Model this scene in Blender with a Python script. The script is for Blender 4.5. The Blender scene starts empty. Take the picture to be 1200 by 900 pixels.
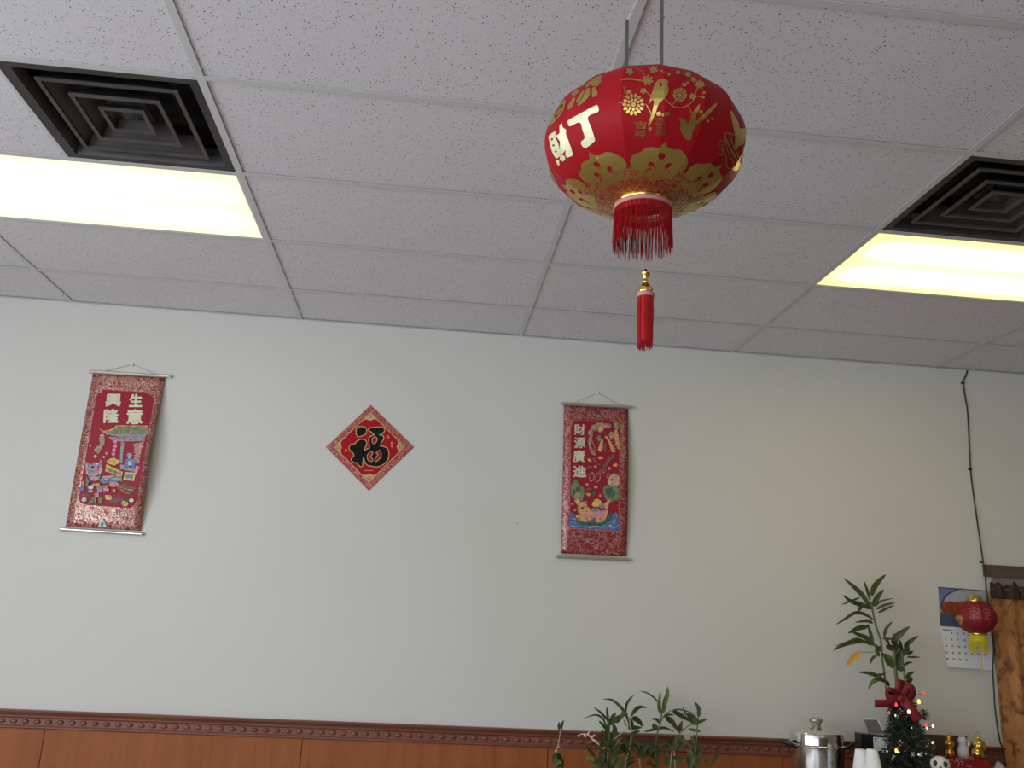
import bpy, bmesh, math, random
from mathutils import Vector, Matrix
from mathutils.bvhtree import BVHTree
from mathutils.geometry import tessellate_polygon

random.seed(7)
S = bpy.context.scene
COL = S.collection
PI = math.pi

# ------------------------------------------------------------------ camera
CZ = 1.58                      # camera height above the floor
FPX, YAW, PITCH, ROLL = 1036.32, 0.0874, 0.2545, 0.0493
_r = Vector((math.cos(YAW), -math.sin(YAW), 0))
_f = Vector((math.sin(YAW) * math.cos(PITCH), math.cos(YAW) * math.cos(PITCH), math.sin(PITCH)))
_u = _r.cross(_f)
CR = _r * math.cos(ROLL) + _u * math.sin(ROLL)
CU = -_r * math.sin(ROLL) + _u * math.cos(ROLL)
CF = _f
CAM = Vector((0, 0, CZ))
cam_d = bpy.data.cameras.new('camera')
cam_d.sensor_fit = 'HORIZONTAL'; cam_d.sensor_width = 36.0
cam_d.lens = FPX / 1200.0 * 36.0
cam_d.clip_start = 0.05
cam = bpy.data.objects.new('camera', cam_d)
COL.objects.link(cam)
m = Matrix((CR, CU, -CF)).transposed().to_4x4()
m.translation = CAM
cam.matrix_world = m
S.camera = cam

# ------------------------------------------------------------------ world, daylight, exposure
YW = 4.7358                    # back wall
CEIL = CZ + 1.5159             # underside of the ceiling grid
XL, XR, YB = -4.2, 5.4, -4.4   # other walls
w = bpy.data.worlds.new('world'); S.world = w
w.use_nodes = True
wn = w.node_tree.nodes; wl = w.node_tree.links
bg = wn['Background']
bg.inputs['Color'].default_value = (0.62, 0.75, 1.0, 1)
bg.inputs['Strength'].default_value = 1.0

def area(name, loc, rot, sx, sy, power, color):
    d = bpy.data.lights.new(name, 'AREA')
    d.shape = 'RECTANGLE'; d.size = sx; d.size_y = sy
    d.energy = power; d.color = color
    o = bpy.data.objects.new(name, d); COL.objects.link(o)
    o.location = loc; o.rotation_euler = rot
    return o
# daylight entering through the shop windows in the left wall and behind the camera
WIN_L = (-3.9, 2.4, 0.60, 2.95)      # y0,y1,z0,z1 in the left wall
WIN_B = (-3.9, -0.6, 0.60, 2.95)     # x0,x1,z0,z1 in the rear wall
area('daylight_side', (XL - 0.02, (WIN_L[0] + WIN_L[1]) / 2, (WIN_L[2] + WIN_L[3]) / 2), (0, -PI / 2, 0),
     WIN_L[3] - WIN_L[2], WIN_L[1] - WIN_L[0], 232, (0.87, 0.935, 1.0))
area('daylight_rear', ((WIN_B[0] + WIN_B[1]) / 2, YB - 0.02, (WIN_B[2] + WIN_B[3]) / 2), (PI / 2, 0, 0),
     WIN_B[1] - WIN_B[0], WIN_B[3] - WIN_B[2], 74, (0.87, 0.935, 1.0))
vs = S.view_settings
vs.view_transform = 'Standard'; vs.look = 'None'; vs.gamma = 1.0; vs.use_curve_mapping = False
vs.exposure = 0.0
LAMP_GAIN = 1.0

# ------------------------------------------------------------------ helpers
def ray(px, py):
    return CF + CR * ((px - 600) / FPX) - CU * ((py - 450) / FPX)
def W(px, py, y=YW):           # point on the plane y = const seen at a pixel
    d = ray(px, py)
    return CAM + d * (y / d.y)
def pxm(y):                    # metres per pixel at a distance y
    return y / FPX

def mat(name, col, rough=0.5, metal=0.0, noise=None, spec=None, emit=None, alpha=None, trans=None, bump=None, sheen=None):
    mt = bpy.data.materials.new(name); mt.use_nodes = True
    nt = mt.node_tree; b = nt.nodes['Principled BSDF']
    b.inputs['Base Color'].default_value = (*col, 1)
    b.inputs['Roughness'].default_value = rough
    b.inputs['Metallic'].default_value = metal
    if spec is not None: b.inputs['Specular IOR Level'].default_value = spec
    if trans: b.inputs['Transmission Weight'].default_value = trans
    if alpha: b.inputs['Alpha'].default_value = alpha
    if sheen: b.inputs['Sheen Weight'].default_value = sheen
    if emit:
        b.inputs['Emission Color'].default_value = (*emit[0], 1)
        b.inputs['Emission Strength'].default_value = emit[1]
    if noise:                  # (scale, detail, other colour, low, high)
        sc, det, c2, lo, hi = noise
        g = nt.nodes.new('ShaderNodeNewGeometry')
        mp = nt.nodes.new('ShaderNodeMapping')
        if isinstance(sc, tuple): mp.inputs['Scale'].default_value = sc
        else: mp.inputs['Scale'].default_value = (sc, sc, sc)
        n = nt.nodes.new('ShaderNodeTexNoise'); n.inputs['Scale'].default_value = 1.0
        n.inputs['Detail'].default_value = det
        r = nt.nodes.new('ShaderNodeMapRange'); r.inputs[1].default_value = lo; r.inputs[2].default_value = hi
        mx = nt.nodes.new('ShaderNodeMix'); mx.data_type = 'RGBA'
        mx.inputs[6].default_value = (*col, 1); mx.inputs[7].default_value = (*c2, 1)
        L = nt.links
        L.new(g.outputs['Position'], mp.inputs[0]); L.new(mp.outputs[0], n.inputs['Vector'])
        L.new(n.outputs[0], r.inputs[0]); L.new(r.outputs[0], mx.inputs[0]); L.new(mx.outputs[2], b.inputs['Base Color'])
    if bump:                   # (scale, strength, distance)
        g = nt.nodes.new('ShaderNodeNewGeometry')
        n = nt.nodes.new('ShaderNodeTexNoise'); n.inputs['Scale'].default_value = bump[0]; n.inputs['Detail'].default_value = 4
        bp = nt.nodes.new('ShaderNodeBump'); bp.inputs['Strength'].default_value = bump[1]; bp.inputs['Distance'].default_value = bump[2]
        nt.links.new(g.outputs['Position'], n.inputs['Vector']); nt.links.new(n.outputs[0], bp.inputs['Height'])
        nt.links.new(bp.outputs[0], b.inputs['Normal'])
    return mt

def tag(o, label=None, cat=None, group=None, kind=None):
    if label: o['label'] = label
    if cat: o['category'] = cat
    if group: o['group'] = group
    if kind: o['kind'] = kind
    return o

def link(name, me, material=None, parent=None, smooth=False):
    o = bpy.data.objects.new(name, me); COL.objects.link(o)
    if material is not None:
        me.materials.clear(); me.materials.append(material)
    if smooth:
        for p in me.polygons: p.use_smooth = True
    if parent is not None:
        o.parent = parent
        o.matrix_parent_inverse = parent.matrix_basis.inverted()
    return o

def from_bm(name, bm, material=None, parent=None, smooth=False):
    me = bpy.data.meshes.new(name)
    bm.normal_update(); bm.to_mesh(me); bm.free()
    return link(name, me, material, parent, smooth)

def empty(name, loc):
    o = bpy.data.objects.new(name, None); COL.objects.link(o)
    o.location = loc; o.empty_display_size = 0.05
    return o

def box(bm, x0, x1, y0, y1, z0, z1):
    vs_ = [bm.verts.new(c) for c in ((x0, y0, z0), (x1, y0, z0), (x1, y1, z0), (x0, y1, z0),
                                     (x0, y0, z1), (x1, y0, z1), (x1, y1, z1), (x0, y1, z1))]
    for f in ((3, 2, 1, 0), (4, 5, 6, 7), (0, 1, 5, 4), (1, 2, 6, 5), (2, 3, 7, 6), (3, 0, 4, 7)):
        bm.faces.new([vs_[i] for i in f])
    return vs_

def box_obj(name, dims, material, parent=None, bevel=0.0):
    bm = bmesh.new(); box(bm, *dims)
    if bevel: bmesh.ops.bevel(bm, geom=bm.edges[:], offset=bevel, segments=2, affect='EDGES')
    return from_bm(name, bm, material, parent)

def lathe(bm, prof, c=(0, 0, 0), n=24, a0=0.0, cap=False):
    rings = []
    for (r, z) in prof:
        if r < 1e-5:
            rings.append([bm.verts.new((c[0], c[1], c[2] + z))])
        else:
            rings.append([bm.verts.new((c[0] + r * math.cos(a0 + 2 * PI * k / n), c[1] + r * math.sin(a0 + 2 * PI * k / n), c[2] + z)) for k in range(n)])
    for A, B in zip(rings, rings[1:]):
        for k in range(n):
            k2 = (k + 1) % n
            if len(A) == 1 and len(B) == 1: continue
            if len(A) == 1: bm.faces.new((A[0], B[k2], B[k]))
            elif len(B) == 1: bm.faces.new((A[k], A[k2], B[0]))
            else: bm.faces.new((A[k], A[k2], B[k2], B[k]))
    if cap:
        for Rg in (rings[0], rings[-1]):
            if len(Rg) > 2: bm.faces.new(Rg)
    return rings

def tube(bm, pts, rad, n=6):
    pts = [Vector(p) for p in pts]
    rings = []
    nrm = None
    for i, p in enumerate(pts):
        t = (pts[min(i + 1, len(pts) - 1)] - pts[max(i - 1, 0)]).normalized()
        if nrm is None:
            nrm = t.orthogonal().normalized()
        else:
            nrm = (nrm - t * nrm.dot(t))
            nrm = nrm.normalized() if nrm.length > 1e-6 else t.orthogonal().normalized()
        bn = t.cross(nrm)
        rr = rad(i / max(1, len(pts) - 1)) if callable(rad) else rad
        rings.append([bm.verts.new(p + (nrm * math.cos(2 * PI * k / n) + bn * math.sin(2 * PI * k / n)) * rr) for k in range(n)])
    for A, B in zip(rings, rings[1:]):
        for k in range(n):
            bm.faces.new((A[k], A[(k + 1) % n], B[(k + 1) % n], B[k]))
    bm.faces.new(rings[0][::-1]); bm.faces.new(rings[-1])

def spline(pts, per=6, closed=False):
    pts = [Vector(p) for p in pts]
    n = len(pts); out = []
    rng = n if closed else n - 1
    for i in range(rng):
        if closed: p0, p1, p2, p3 = pts[i - 1], pts[i], pts[(i + 1) % n], pts[(i + 2) % n]
        else: p0, p1, p2, p3 = pts[max(i - 1, 0)], pts[i], pts[i + 1], pts[min(i + 2, n - 1)]
        for k in range(per):
            t = k / per
            out.append(0.5 * ((2 * p1) + (p2 - p0) * t + (2 * p0 - 5 * p1 + 4 * p2 - p3) * t * t + (3 * p1 - p0 - 3 * p2 + p3) * t ** 3))
    if not closed: out.append(pts[-1])
    return out

def area2(p): return sum(p[i - 1][0] * p[i][1] - p[i][0] * p[i - 1][1] for i in range(len(p))) / 2
def grow(p, d):                # offset a closed 2D outline outward by d
    sgn = 1 if area2(p) > 0 else -1
    out = []
    for i in range(len(p)):
        a, b, c = p[i - 1], p[i], p[(i + 1) % len(p)]
        t = Vector((c[0] - a[0], c[1] - a[1]))
        if t.length < 1e-9: out.append(b); continue
        t.normalize()
        out.append((b[0] + sgn * t.y * d, b[1] - sgn * t.x * d))
    return out

def flat2d(bm, loops):         # fill an outline (first loop) with holes (others) in 2D
    loops = [[Vector((p[0], p[1], 0)) for p in l] for l in loops]
    vs_ = [bm.verts.new(p) for l in loops for p in l]
    for t in tessellate_polygon(loops):
        try: bm.faces.new([vs_[i] for i in t])
        except ValueError: pass

def refine(bm, L):             # cut long edges so that print follows a curved surface
    for _ in range(7):
        es = [e for e in bm.edges if e.calc_length() > L]
        if not es: break
        bmesh.ops.subdivide_edges(bm, edges=es, cuts=1, use_grid_fill=False)
        bmesh.ops.triangulate(bm, faces=[f for f in bm.faces if len(f.verts) > 3])

def print_on(name, shapes, mapf, material, parent, L=None, lift=0.0008):
    """shapes: list of loop lists in pixels; mapf(px,py,lift)->point"""
    bm = bmesh.new()
    for s in shapes: flat2d(bm, s)
    if L: refine(bm, L)
    for v in list(bm.verts):
        q = mapf(v.co.x, v.co.y, lift)
        if q is None: bm.verts.remove(v)
        else: v.co = q
    return from_bm(name, bm, material, parent)

def ell(cx, cy, rx, ry=None, n=14, a=0.0):
    ry = ry or rx
    return [(cx + rx * math.cos(t) * math.cos(a) - ry * math.sin(t) * math.sin(a),
             cy + rx * math.cos(t) * math.sin(a) + ry * math.sin(t) * math.cos(a)) for t in [2 * PI * k / n for k in range(n)]]
def sm(pts, per=4): return [(p[0], p[1]) for p in spline([(a, b, 0) for a, b in pts], per, True)]
def stroke(pts, wd, per=5):    # ribbon outline along a path, 2D
    c = spline([(a, b, 0) for a, b in pts], per)
    L_, R_ = [], []
    for i, p in enumerate(c):
        t = (c[min(i + 1, len(c) - 1)] - c[max(i - 1, 0)])
        if t.length < 1e-9: continue
        t.normalize()
        ww = wd(i / (len(c) - 1)) if callable(wd) else wd
        L_.append((p.x - t.y * ww / 2, p.y + t.x * ww / 2)); R_.append((p.x + t.y * ww / 2, p.y - t.x * ww / 2))
    return L_ + R_[::-1]
def zm(pts, ox, oy, sc): return [(ox + a / sc, oy + b / sc) for a, b in pts]

_glyphs = {}
def glyph(ch):                 # outline of a character as triangles in the unit square
    if ch not in _glyphs:
        cu = bpy.data.curves.new('g', 'FONT'); cu.body = ch; cu.resolution_u = 2
        o = bpy.data.objects.new('g', cu); COL.objects.link(o)
        dg = bpy.context.evaluated_depsgraph_get()
        me = bpy.data.meshes.new_from_object(o.evaluated_get(dg))
        v = [(p.co.x, p.co.y) for p in me.vertices]; f = [list(p.vertices) for p in me.polygons]
        bpy.data.objects.remove(o); bpy.data.curves.remove(cu); bpy.data.meshes.remove(me)
        if v:
            x0 = min(a for a, b in v); x1 = max(a for a, b in v); y0 = min(b for a, b in v); y1 = max(b for a, b in v)
            v = [((a - x0) / (x1 - x0), (b - y0) / (y1 - y0)) for a, b in v]
        _glyphs[ch] = (v, f)
    return _glyphs[ch]
def glyph_on(name, ch, quad, mapf, material, parent, bold=0.0, L=None, lift=0.0012):
    """quad: pixel corners top-left, top-right, bottom-right, bottom-left"""
    v, f = glyph(ch)
    bm = bmesh.new()
    sh = [(0, 0)] if not bold else [(bold * math.cos(k * PI / 4), bold * math.sin(k * PI / 4)) for k in range(8)]
    tl, tr, br, bl = [Vector(q) for q in quad]
    for dx, dy in sh:
        vv = []
        for a, b in v:
            a2 = min(1.0 + bold, a * (1 - 2 * bold) + bold + dx); b2 = 1 - (b * (1 - 2 * bold) + bold + dy)
            q = (tl * (1 - a2) + tr * a2) * (1 - b2) + (bl * (1 - a2) + br * a2) * b2
            vv.append(bm.verts.new((q.x, q.y, 0)))
        for p in f:
            try: bm.faces.new([vv[i] for i in p])
            except ValueError: pass
    bmesh.ops.triangulate(bm, faces=bm.faces[:])
    if L: refine(bm, L)
    for q in list(bm.verts):
        c = mapf(q.co.x, q.co.y, lift)
        if c is None: bm.verts.remove(q)
        else: q.co = c
    return from_bm(name, bm, material, parent)

# ------------------------------------------------------------------ materials
M = {}
M['wall'] = mat('wall_paint', (0.66, 0.65, 0.605), 0.6, noise=(1.3, 3, (0.64, 0.63, 0.58), 0.4, 0.7), bump=(90, 0.06, 0.002))
M['wall_tan'] = mat('tan_paint', (0.22, 0.17, 0.12), 0.6)
M['scroll_cord'] = mat('scroll_cord', (0.40, 0.36, 0.30), 0.7)
M['tee'] = mat('grid_metal', (0.66, 0.665, 0.66), 0.45)
M['deck'] = mat('ceiling_deck', (0.12, 0.12, 0.12), 0.9)
M['floor'] = mat('floor_tile', (0.38, 0.34, 0.30), 0.4, noise=(6, 4, (0.32, 0.28, 0.25), 0.35, 0.65))
M['vent'] = mat('vent_dark', (0.026, 0.024, 0.024), 0.5, noise=(7, 5, (0.06, 0.05, 0.044), 0.35, 0.75))
M['vent_lip'] = mat('vent_lip', (0.09, 0.078, 0.07), 0.55, noise=(9, 4, (0.05, 0.043, 0.04), 0.35, 0.75))
M['black'] = mat('vent_black', (0.012, 0.012, 0.012), 0.7)  # plain near-black colour for the sheet behind the vent louvers
M['rail'] = mat('rail_wood', (0.22, 0.075, 0.045), 0.42, noise=((2, 40, 60), 4, (0.16, 0.05, 0.03), 0.35, 0.7))
M['cream'] = mat('lamp_frame', (0.72, 0.72, 0.70), 0.45)
M['gold'] = mat('gold_foil', (0.60, 0.44, 0.13), 0.36, 1.0)
M['gold_paper'] = mat('gold_paper', (0.60, 0.43, 0.20), 0.55, 0.0, spec=0.2)
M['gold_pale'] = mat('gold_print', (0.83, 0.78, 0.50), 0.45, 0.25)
M['brass'] = mat('brass', (0.80, 0.58, 0.16), 0.18, 1.0)
M['red_cloth'] = mat('red_satin', (0.34, 0.007, 0.013), 0.5, spec=0.12, bump=(500, 0.05, 0.0005))
M['fringe'] = mat('red_thread', (0.40, 0.014, 0.018), 0.6, spec=0.15)
M['pink'] = mat('pink_braid', (0.55, 0.25, 0.24), 0.7, spec=0.2)
M['steel_dark'] = mat('lantern_wire', (0.20, 0.19, 0.19), 0.45, 0.6)
M['string'] = mat('pale_string', (0.75, 0.74, 0.70), 0.7)
M['scroll_red'] = mat('scroll_red', (0.31, 0.010, 0.030), 0.55, spec=0.3)
M['scroll_rod'] = mat('scroll_rod', (0.62, 0.60, 0.54), 0.3, 0.8)
M['chrome'] = mat('chrome', (0.85, 0.85, 0.85), 0.12, 1.0)
M['ink'] = mat('black_ink', (0.012, 0.011, 0.011), 0.6, spec=0.1)
M['fu_red'] = mat('poster_red', (0.42, 0.009, 0.018), 0.6, spec=0.12)
M['leaf'] = mat('leaf_green', (0.042, 0.062, 0.018), 0.5, spec=0.25, noise=(30, 3, (0.075, 0.098, 0.028), 0.4, 0.65))
M['leaf_light'] = mat('leaf_light', (0.13, 0.18, 0.05), 0.5, spec=0.25, noise=(30, 3, (0.09, 0.15, 0.04), 0.4, 0.65))
M['leaf_yellow'] = mat('leaf_yellow', (0.62, 0.33, 0.04), 0.5)
M['stem'] = mat('stem_green', (0.10, 0.12, 0.04), 0.5)
M['stem_pale'] = mat('stem_pale', (0.40, 0.36, 0.20), 0.55)
M['root'] = mat('dry_root', (0.62, 0.52, 0.38), 0.7)
M['glass'] = mat('glass', (0.9, 0.95, 0.95), 0.05, trans=1.0)
M['wood_table'] = mat('table_wood', (0.16, 0.07, 0.035), 0.4, noise=((3, 50, 50), 4, (0.11, 0.045, 0.02), 0.35, 0.7))
M['steel'] = mat('polished_steel', (0.74, 0.73, 0.71), 0.09, 1.0)
M['plastic_black'] = mat('black_plastic', (0.015, 0.014, 0.014), 0.4)
M['white'] = mat('white_foam', (0.85, 0.85, 0.87), 0.6)
M['paper'] = mat('white_paper', (0.78, 0.78, 0.82), 0.6)
M['cord'] = mat('cord_black', (0.025, 0.018, 0.014), 0.5)
M['ribbon'] = mat('red_ribbon', (0.19, 0.004, 0.013), 0.6)
M['needle'] = mat('fir_needle', (0.022, 0.036, 0.024), 0.6, noise=(40, 2, (0.045, 0.065, 0.045), 0.4, 0.6))
M['cone'] = mat('pine_cone', (0.09, 0.055, 0.04), 0.6)
M['frost'] = mat('frost', (0.75, 0.78, 0.80), 0.4)
M['yellow'] = mat('yellow_thread', (0.74, 0.66, 0.03), 0.5)
M['brown_trim'] = mat('door_trim', (0.135, 0.085, 0.066), 0.5, noise=((6, 40, 40), 3, (0.105, 0.064, 0.05), 0.35, 0.7))
M['valance'] = mat('valance_cloth', (0.045, 0.022, 0.017), 0.85)
M['grey_board'] = mat('lintel_grey', (0.24, 0.21, 0.18), 0.6)
M['frame_alu'] = mat('window_frame', (0.35, 0.35, 0.36), 0.4, 0.7)
M['pane'] = mat('window_pane', (0.9, 0.95, 1.0), 0.02, trans=1.0)

def tile_mat():
    mt = mat('ceiling_tile', (0.78, 0.755, 0.79), 0.8)
    nt = mt.node_tree; b = nt.nodes['Principled BSDF']; L = nt.links
    g = nt.nodes.new('ShaderNodeNewGeometry')
    def dots(scale, rmax, jit):
        mp = nt.nodes.new('ShaderNodeMapping'); mp.inputs['Scale'].default_value = (scale, scale, 0.0)
        mp.inputs['Location'].default_value = (jit, jit * 2, 0)
        v = nt.nodes.new('ShaderNodeTexVoronoi'); v.inputs['Scale'].default_value = 1.0
        L.new(g.outputs['Position'], mp.inputs[0]); L.new(mp.outputs[0], v.inputs['Vector'])
        sx = nt.nodes.new('ShaderNodeSeparateColor'); L.new(v.outputs['Color'], sx.inputs[0])
        mu = nt.nodes.new('ShaderNodeMath'); mu.operation = 'MULTIPLY'; mu.inputs[1].default_value = rmax
        L.new(sx.outputs[0], mu.inputs[0])
        sb = nt.nodes.new('ShaderNodeMath'); sb.operation = 'SUBTRACT'
        L.new(mu.outputs[0], sb.inputs[0]); L.new(v.outputs['Distance'], sb.inputs[1])
        mr = nt.nodes.new('ShaderNodeMapRange'); mr.inputs[1].default_value = 0.0; mr.inputs[2].default_value = 0.05
        L.new(sb.outputs[0], mr.inputs[0])
        return mr.outputs[0]
    d1 = dots(105, 0.30, 0.3); d2 = dots(160, 0.28, 7.7)
    ml = nt.nodes.new('ShaderNodeMath'); ml.operation = 'MULTIPLY'; ml.inputs[1].default_value = 0.6
    L.new(d2, ml.inputs[0])
    mxm = nt.nodes.new('ShaderNodeMath'); mxm.operation = 'MAXIMUM'
    L.new(d1, mxm.inputs[0]); L.new(ml.outputs[0], mxm.inputs[1])
    mx = nt.nodes.new('ShaderNodeMix'); mx.data_type = 'RGBA'
    mx.inputs[6].default_value = (0.78, 0.755, 0.79, 1); mx.inputs[7].default_value = (0.13, 0.12, 0.125, 1)
    L.new(mxm.outputs[0], mx.inputs[0]); L.new(mx.outputs[2], b.inputs['Base Color'])
    n = nt.nodes.new('ShaderNodeTexNoise'); n.inputs['Scale'].default_value = 120; n.inputs['Detail'].default_value = 3
    bp = nt.nodes.new('ShaderNodeBump'); bp.inputs['Strength'].default_value = 0.25; bp.inputs['Distance'].default_value = 0.002
    L.new(g.outputs['Position'], n.inputs['Vector']); L.new(n.outputs[0], bp.inputs['Height']); L.new(bp.outputs[0], b.inputs['Normal'])
    return mt
M['tile'] = tile_mat()

def wood_mat(name, c1, c2):    # vertical veneer
    mt = mat(name, c1, 0.5, spec=0.25)
    nt = mt.node_tree; b = nt.nodes['Principled BSDF']; L = nt.links
    g = nt.nodes.new('ShaderNodeNewGeometry')
    mp = nt.nodes.new('ShaderNodeMapping'); mp.inputs['Scale'].default_value = (22, 22, 1.4)
    n = nt.nodes.new('ShaderNodeTexNoise'); n.inputs['Scale'].default_value = 1; n.inputs['Detail'].default_value = 5
    n.inputs['Distortion'].default_value = 0.6
    cr = nt.nodes.new('ShaderNodeValToRGB')
    cr.color_ramp.elements[0].position = 0.3; cr.color_ramp.elements[0].color = (*c1, 1)
    cr.color_ramp.elements[1].position = 0.72; cr.color_ramp.elements[1].color = (*c2, 1)
    L.new(g.outputs['Position'], mp.inputs[0]); L.new(mp.outputs[0], n.inputs['Vector']); L.new(n.outputs[0], cr.inputs[0]); L.new(cr.outputs[0], b.inputs['Base Color'])
    return mt
M['wainscot'] = wood_mat('wainscot_veneer', (0.36, 0.110, 0.034), (0.27, 0.076, 0.022))

def swirl_mat(name, base, line, scale, width=0.06, metal=0.4, extra=None):   # printed scrollwork: contour lines of a distorted noise
    mt = mat(name, base, 0.35)
    nt = mt.node_tree; b = nt.nodes['Principled BSDF']; L = nt.links
    g = nt.nodes.new('ShaderNodeNewGeometry')
    n = nt.nodes.new('ShaderNodeTexNoise'); n.inputs['Scale'].default_value = scale; n.inputs['Detail'].default_value = 0.6
    n.inputs['Distortion'].default_value = 1.6
    L.new(g.outputs['Position'], n.inputs['Vector'])
    mu = nt.nodes.new('ShaderNodeMath'); mu.operation = 'MULTIPLY'; mu.inputs[1].default_value = 34
    si = nt.nodes.new('ShaderNodeMath'); si.operation = 'SINE'
    L.new(n.outputs[0], mu.inputs[0]); L.new(mu.outputs[0], si.inputs[0])
    mr = nt.nodes.new('ShaderNodeMapRange'); mr.inputs[1].default_value = width; mr.inputs[2].default_value = width + 0.35
    L.new(si.outputs[0], mr.inputs[0])
    mx = nt.nodes.new('ShaderNodeMix'); mx.data_type = 'RGBA'
    mx.inputs[6].default_value = (*base, 1); mx.inputs[7].default_value = (*line, 1)
    L.new(mr.outputs[0], mx.inputs[0]); L.new(mx.outputs[2], b.inputs['Base Color'])
    mm = nt.nodes.new('ShaderNodeMath'); mm.operation = 'MULTIPLY'; mm.inputs[1].default_value = metal
    L.new(mr.outputs[0], mm.inputs[0]); L.new(mm.outputs[0], b.inputs['Metallic'])
    return mt
M['swirl1'] = swirl_mat('scroll_border_bright', (0.27, 0.02, 0.03), (0.60, 0.40, 0.30), 34, 0.0, 0.35)
M['swirl2'] = swirl_mat('scroll_border_deep', (0.27, 0.022, 0.03), (0.46, 0.24, 0.20), 22, 0.25, 0.3)
M['swirl3'] = swirl_mat('diamond_border', (0.33, 0.02, 0.03), (0.50, 0.24, 0.14), 30, 0.25, 0.4)
M['swirl_gold'] = swirl_mat('lantern_filigree', (0.30, 0.012, 0.015), (0.56, 0.40, 0.12), 40, -0.15, 0.9)

# ------------------------------------------------------------------ room shell
DX0, DX1, DZ = 3.135, 4.15, 1.955       # curtained doorway in the back wall
def struct(name, bm, material, smooth=False):
    return tag(from_bm(name, bm, material, None, smooth), kind='structure')
T = 0.12
bm = bmesh.new(); box(bm, XL - T, XR + T, YB - T, YW + 2.2, -0.1, 0); floor = struct('floor', bm, M['floor'])
bm = bmesh.new()
box(bm, XL - T, DX0, YW, YW + T, 0, CEIL + 0.25); box(bm, DX0, DX1, YW, YW + T, DZ, CEIL + 0.25); box(bm, DX1, XR + T, YW, YW + T, 0, CEIL + 0.25)
wall_back = struct('wall_back', bm, M['wall'])
y0, y1, z0, z1 = WIN_L
bm = bmesh.new()
box(bm, XL - T, XL, YB, y0, 0, CEIL + 0.25); box(bm, XL - T, XL, y1, YW, 0, CEIL + 0.25)
box(bm, XL - T, XL, y0, y1, 0, z0); box(bm, XL - T, XL, y0, y1, z1, CEIL + 0.25)
struct('wall_left', bm, M['wall'])
x0, x1, z0, z1 = WIN_B
bm = bmesh.new()
box(bm, XL - T, x0, YB - T, YB, 0, CEIL + 0.25); box(bm, x1, XR + T, YB - T, YB, 0, CEIL + 0.25)
box(bm, x0, x1, YB - T, YB, 0, z0); box(bm, x0, x1, YB - T, YB, z1, CEIL + 0.25)
struct('wall_rear', bm, M['wall_tan'])
bm = bmesh.new(); box(bm, XR, XR + T, YB, YW, 0, CEIL + 0.25); struct('wall_right', bm, M['wall_tan'])
# the dim passage behind the curtain
bm = bmesh.new()
box(bm, DX0 - 0.5, DX1 + 0.6, YW + 1.6, YW + 1.7, 0, 2.6); box(bm, DX0 - 0.6, DX0 - 0.5, YW + T, YW + 1.7, 0, 2.6); box(bm, DX1 + 0.6, DX1 + 0.7, YW + T, YW + 1.7, 0, 2.6)
box(bm, DX0 - 0.6, DX1 + 0.7, YW + T, YW + 1.7, 2.6, 2.7)
struct('wall_passage', bm, M['wall'])
# shop windows (outside the view, they let the daylight in)
def shop_window(n, horizontal, a0, a1, z0, z1, c):
    bm = bmesh.new()
    t = 0.05
    def bx(p0, p1, q0, q1):
        if horizontal: box(bm, p0, p1, c - 0.08, c - 0.03, q0, q1)
        else: box(bm, c - 0.08, c - 0.03, p0, p1, q0, q1)
    bx(a0, a1, z0, z0 + t); bx(a0, a1, z1 - t, z1)
    k = 3
    for i in range(k + 1):
        p = a0 + (a1 - a0 - t) * i / k
        bx(p, p + t, z0 + t, z1 - t)
    o = struct('window_%d' % n, bm, M['frame_alu'])
    for i in range(k):
        p = a0 + (a1 - a0 - t) * i / k
        q = a0 + (a1 - a0 - t) * (i + 1) / k
        if horizontal: d = (p + t, q, c - 0.065, c - 0.06, z0 + t, z1 - t)
        else: d = (c - 0.065, c - 0.06, p + t, q, z0 + t, z1 - t)
        box_obj('pane', d, M['pane'], o)
shop_window(1, False, *WIN_L, XL)
shop_window(2, True, *WIN_B, YB)

# ------------------------------------------------------------------ ceiling grid
X0, Y0, PX, PY = -0.7731, 4.2622, 1.2192, 0.6096
bm = bmesh.new(); box(bm, XL - T, XR + T, YB - T, YW + T, CEIL + 0.22, CEIL + 0.3)
ceiling = struct('ceiling', bm, M['deck'])
FL = 0.0125
xs = [X0 + PX * i for i in range(-3, 6)]                     # runners
ys = [Y0 - PY * j for j in range(0, 15)]                     # rows of cross tees
def tee_mesh(name, length, along_y):
    bm = bmesh.new()
    h = length / 2
    if along_y: box(bm, -FL, FL, -h, h, 0, 0.0015); box(bm, -0.0008, 0.0008, -h, h, 0.0015, 0.035)
    else: box(bm, -h, h, -FL, FL, 0, 0.0015); box(bm, -h, h, -0.0008, 0.0008, 0.0015, 0.035)
    me = bpy.data.meshes.new(name); bm.to_mesh(me); bm.free(); me.materials.append(M['tee'])
    return me
me_run = tee_mesh('runner', YW - YB - 0.03, True)
for x in xs:
    if XL < x < XR:
        o = link('runner', me_run, None, ceiling); o.location = (x, (YW + YB) / 2, CEIL)
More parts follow.
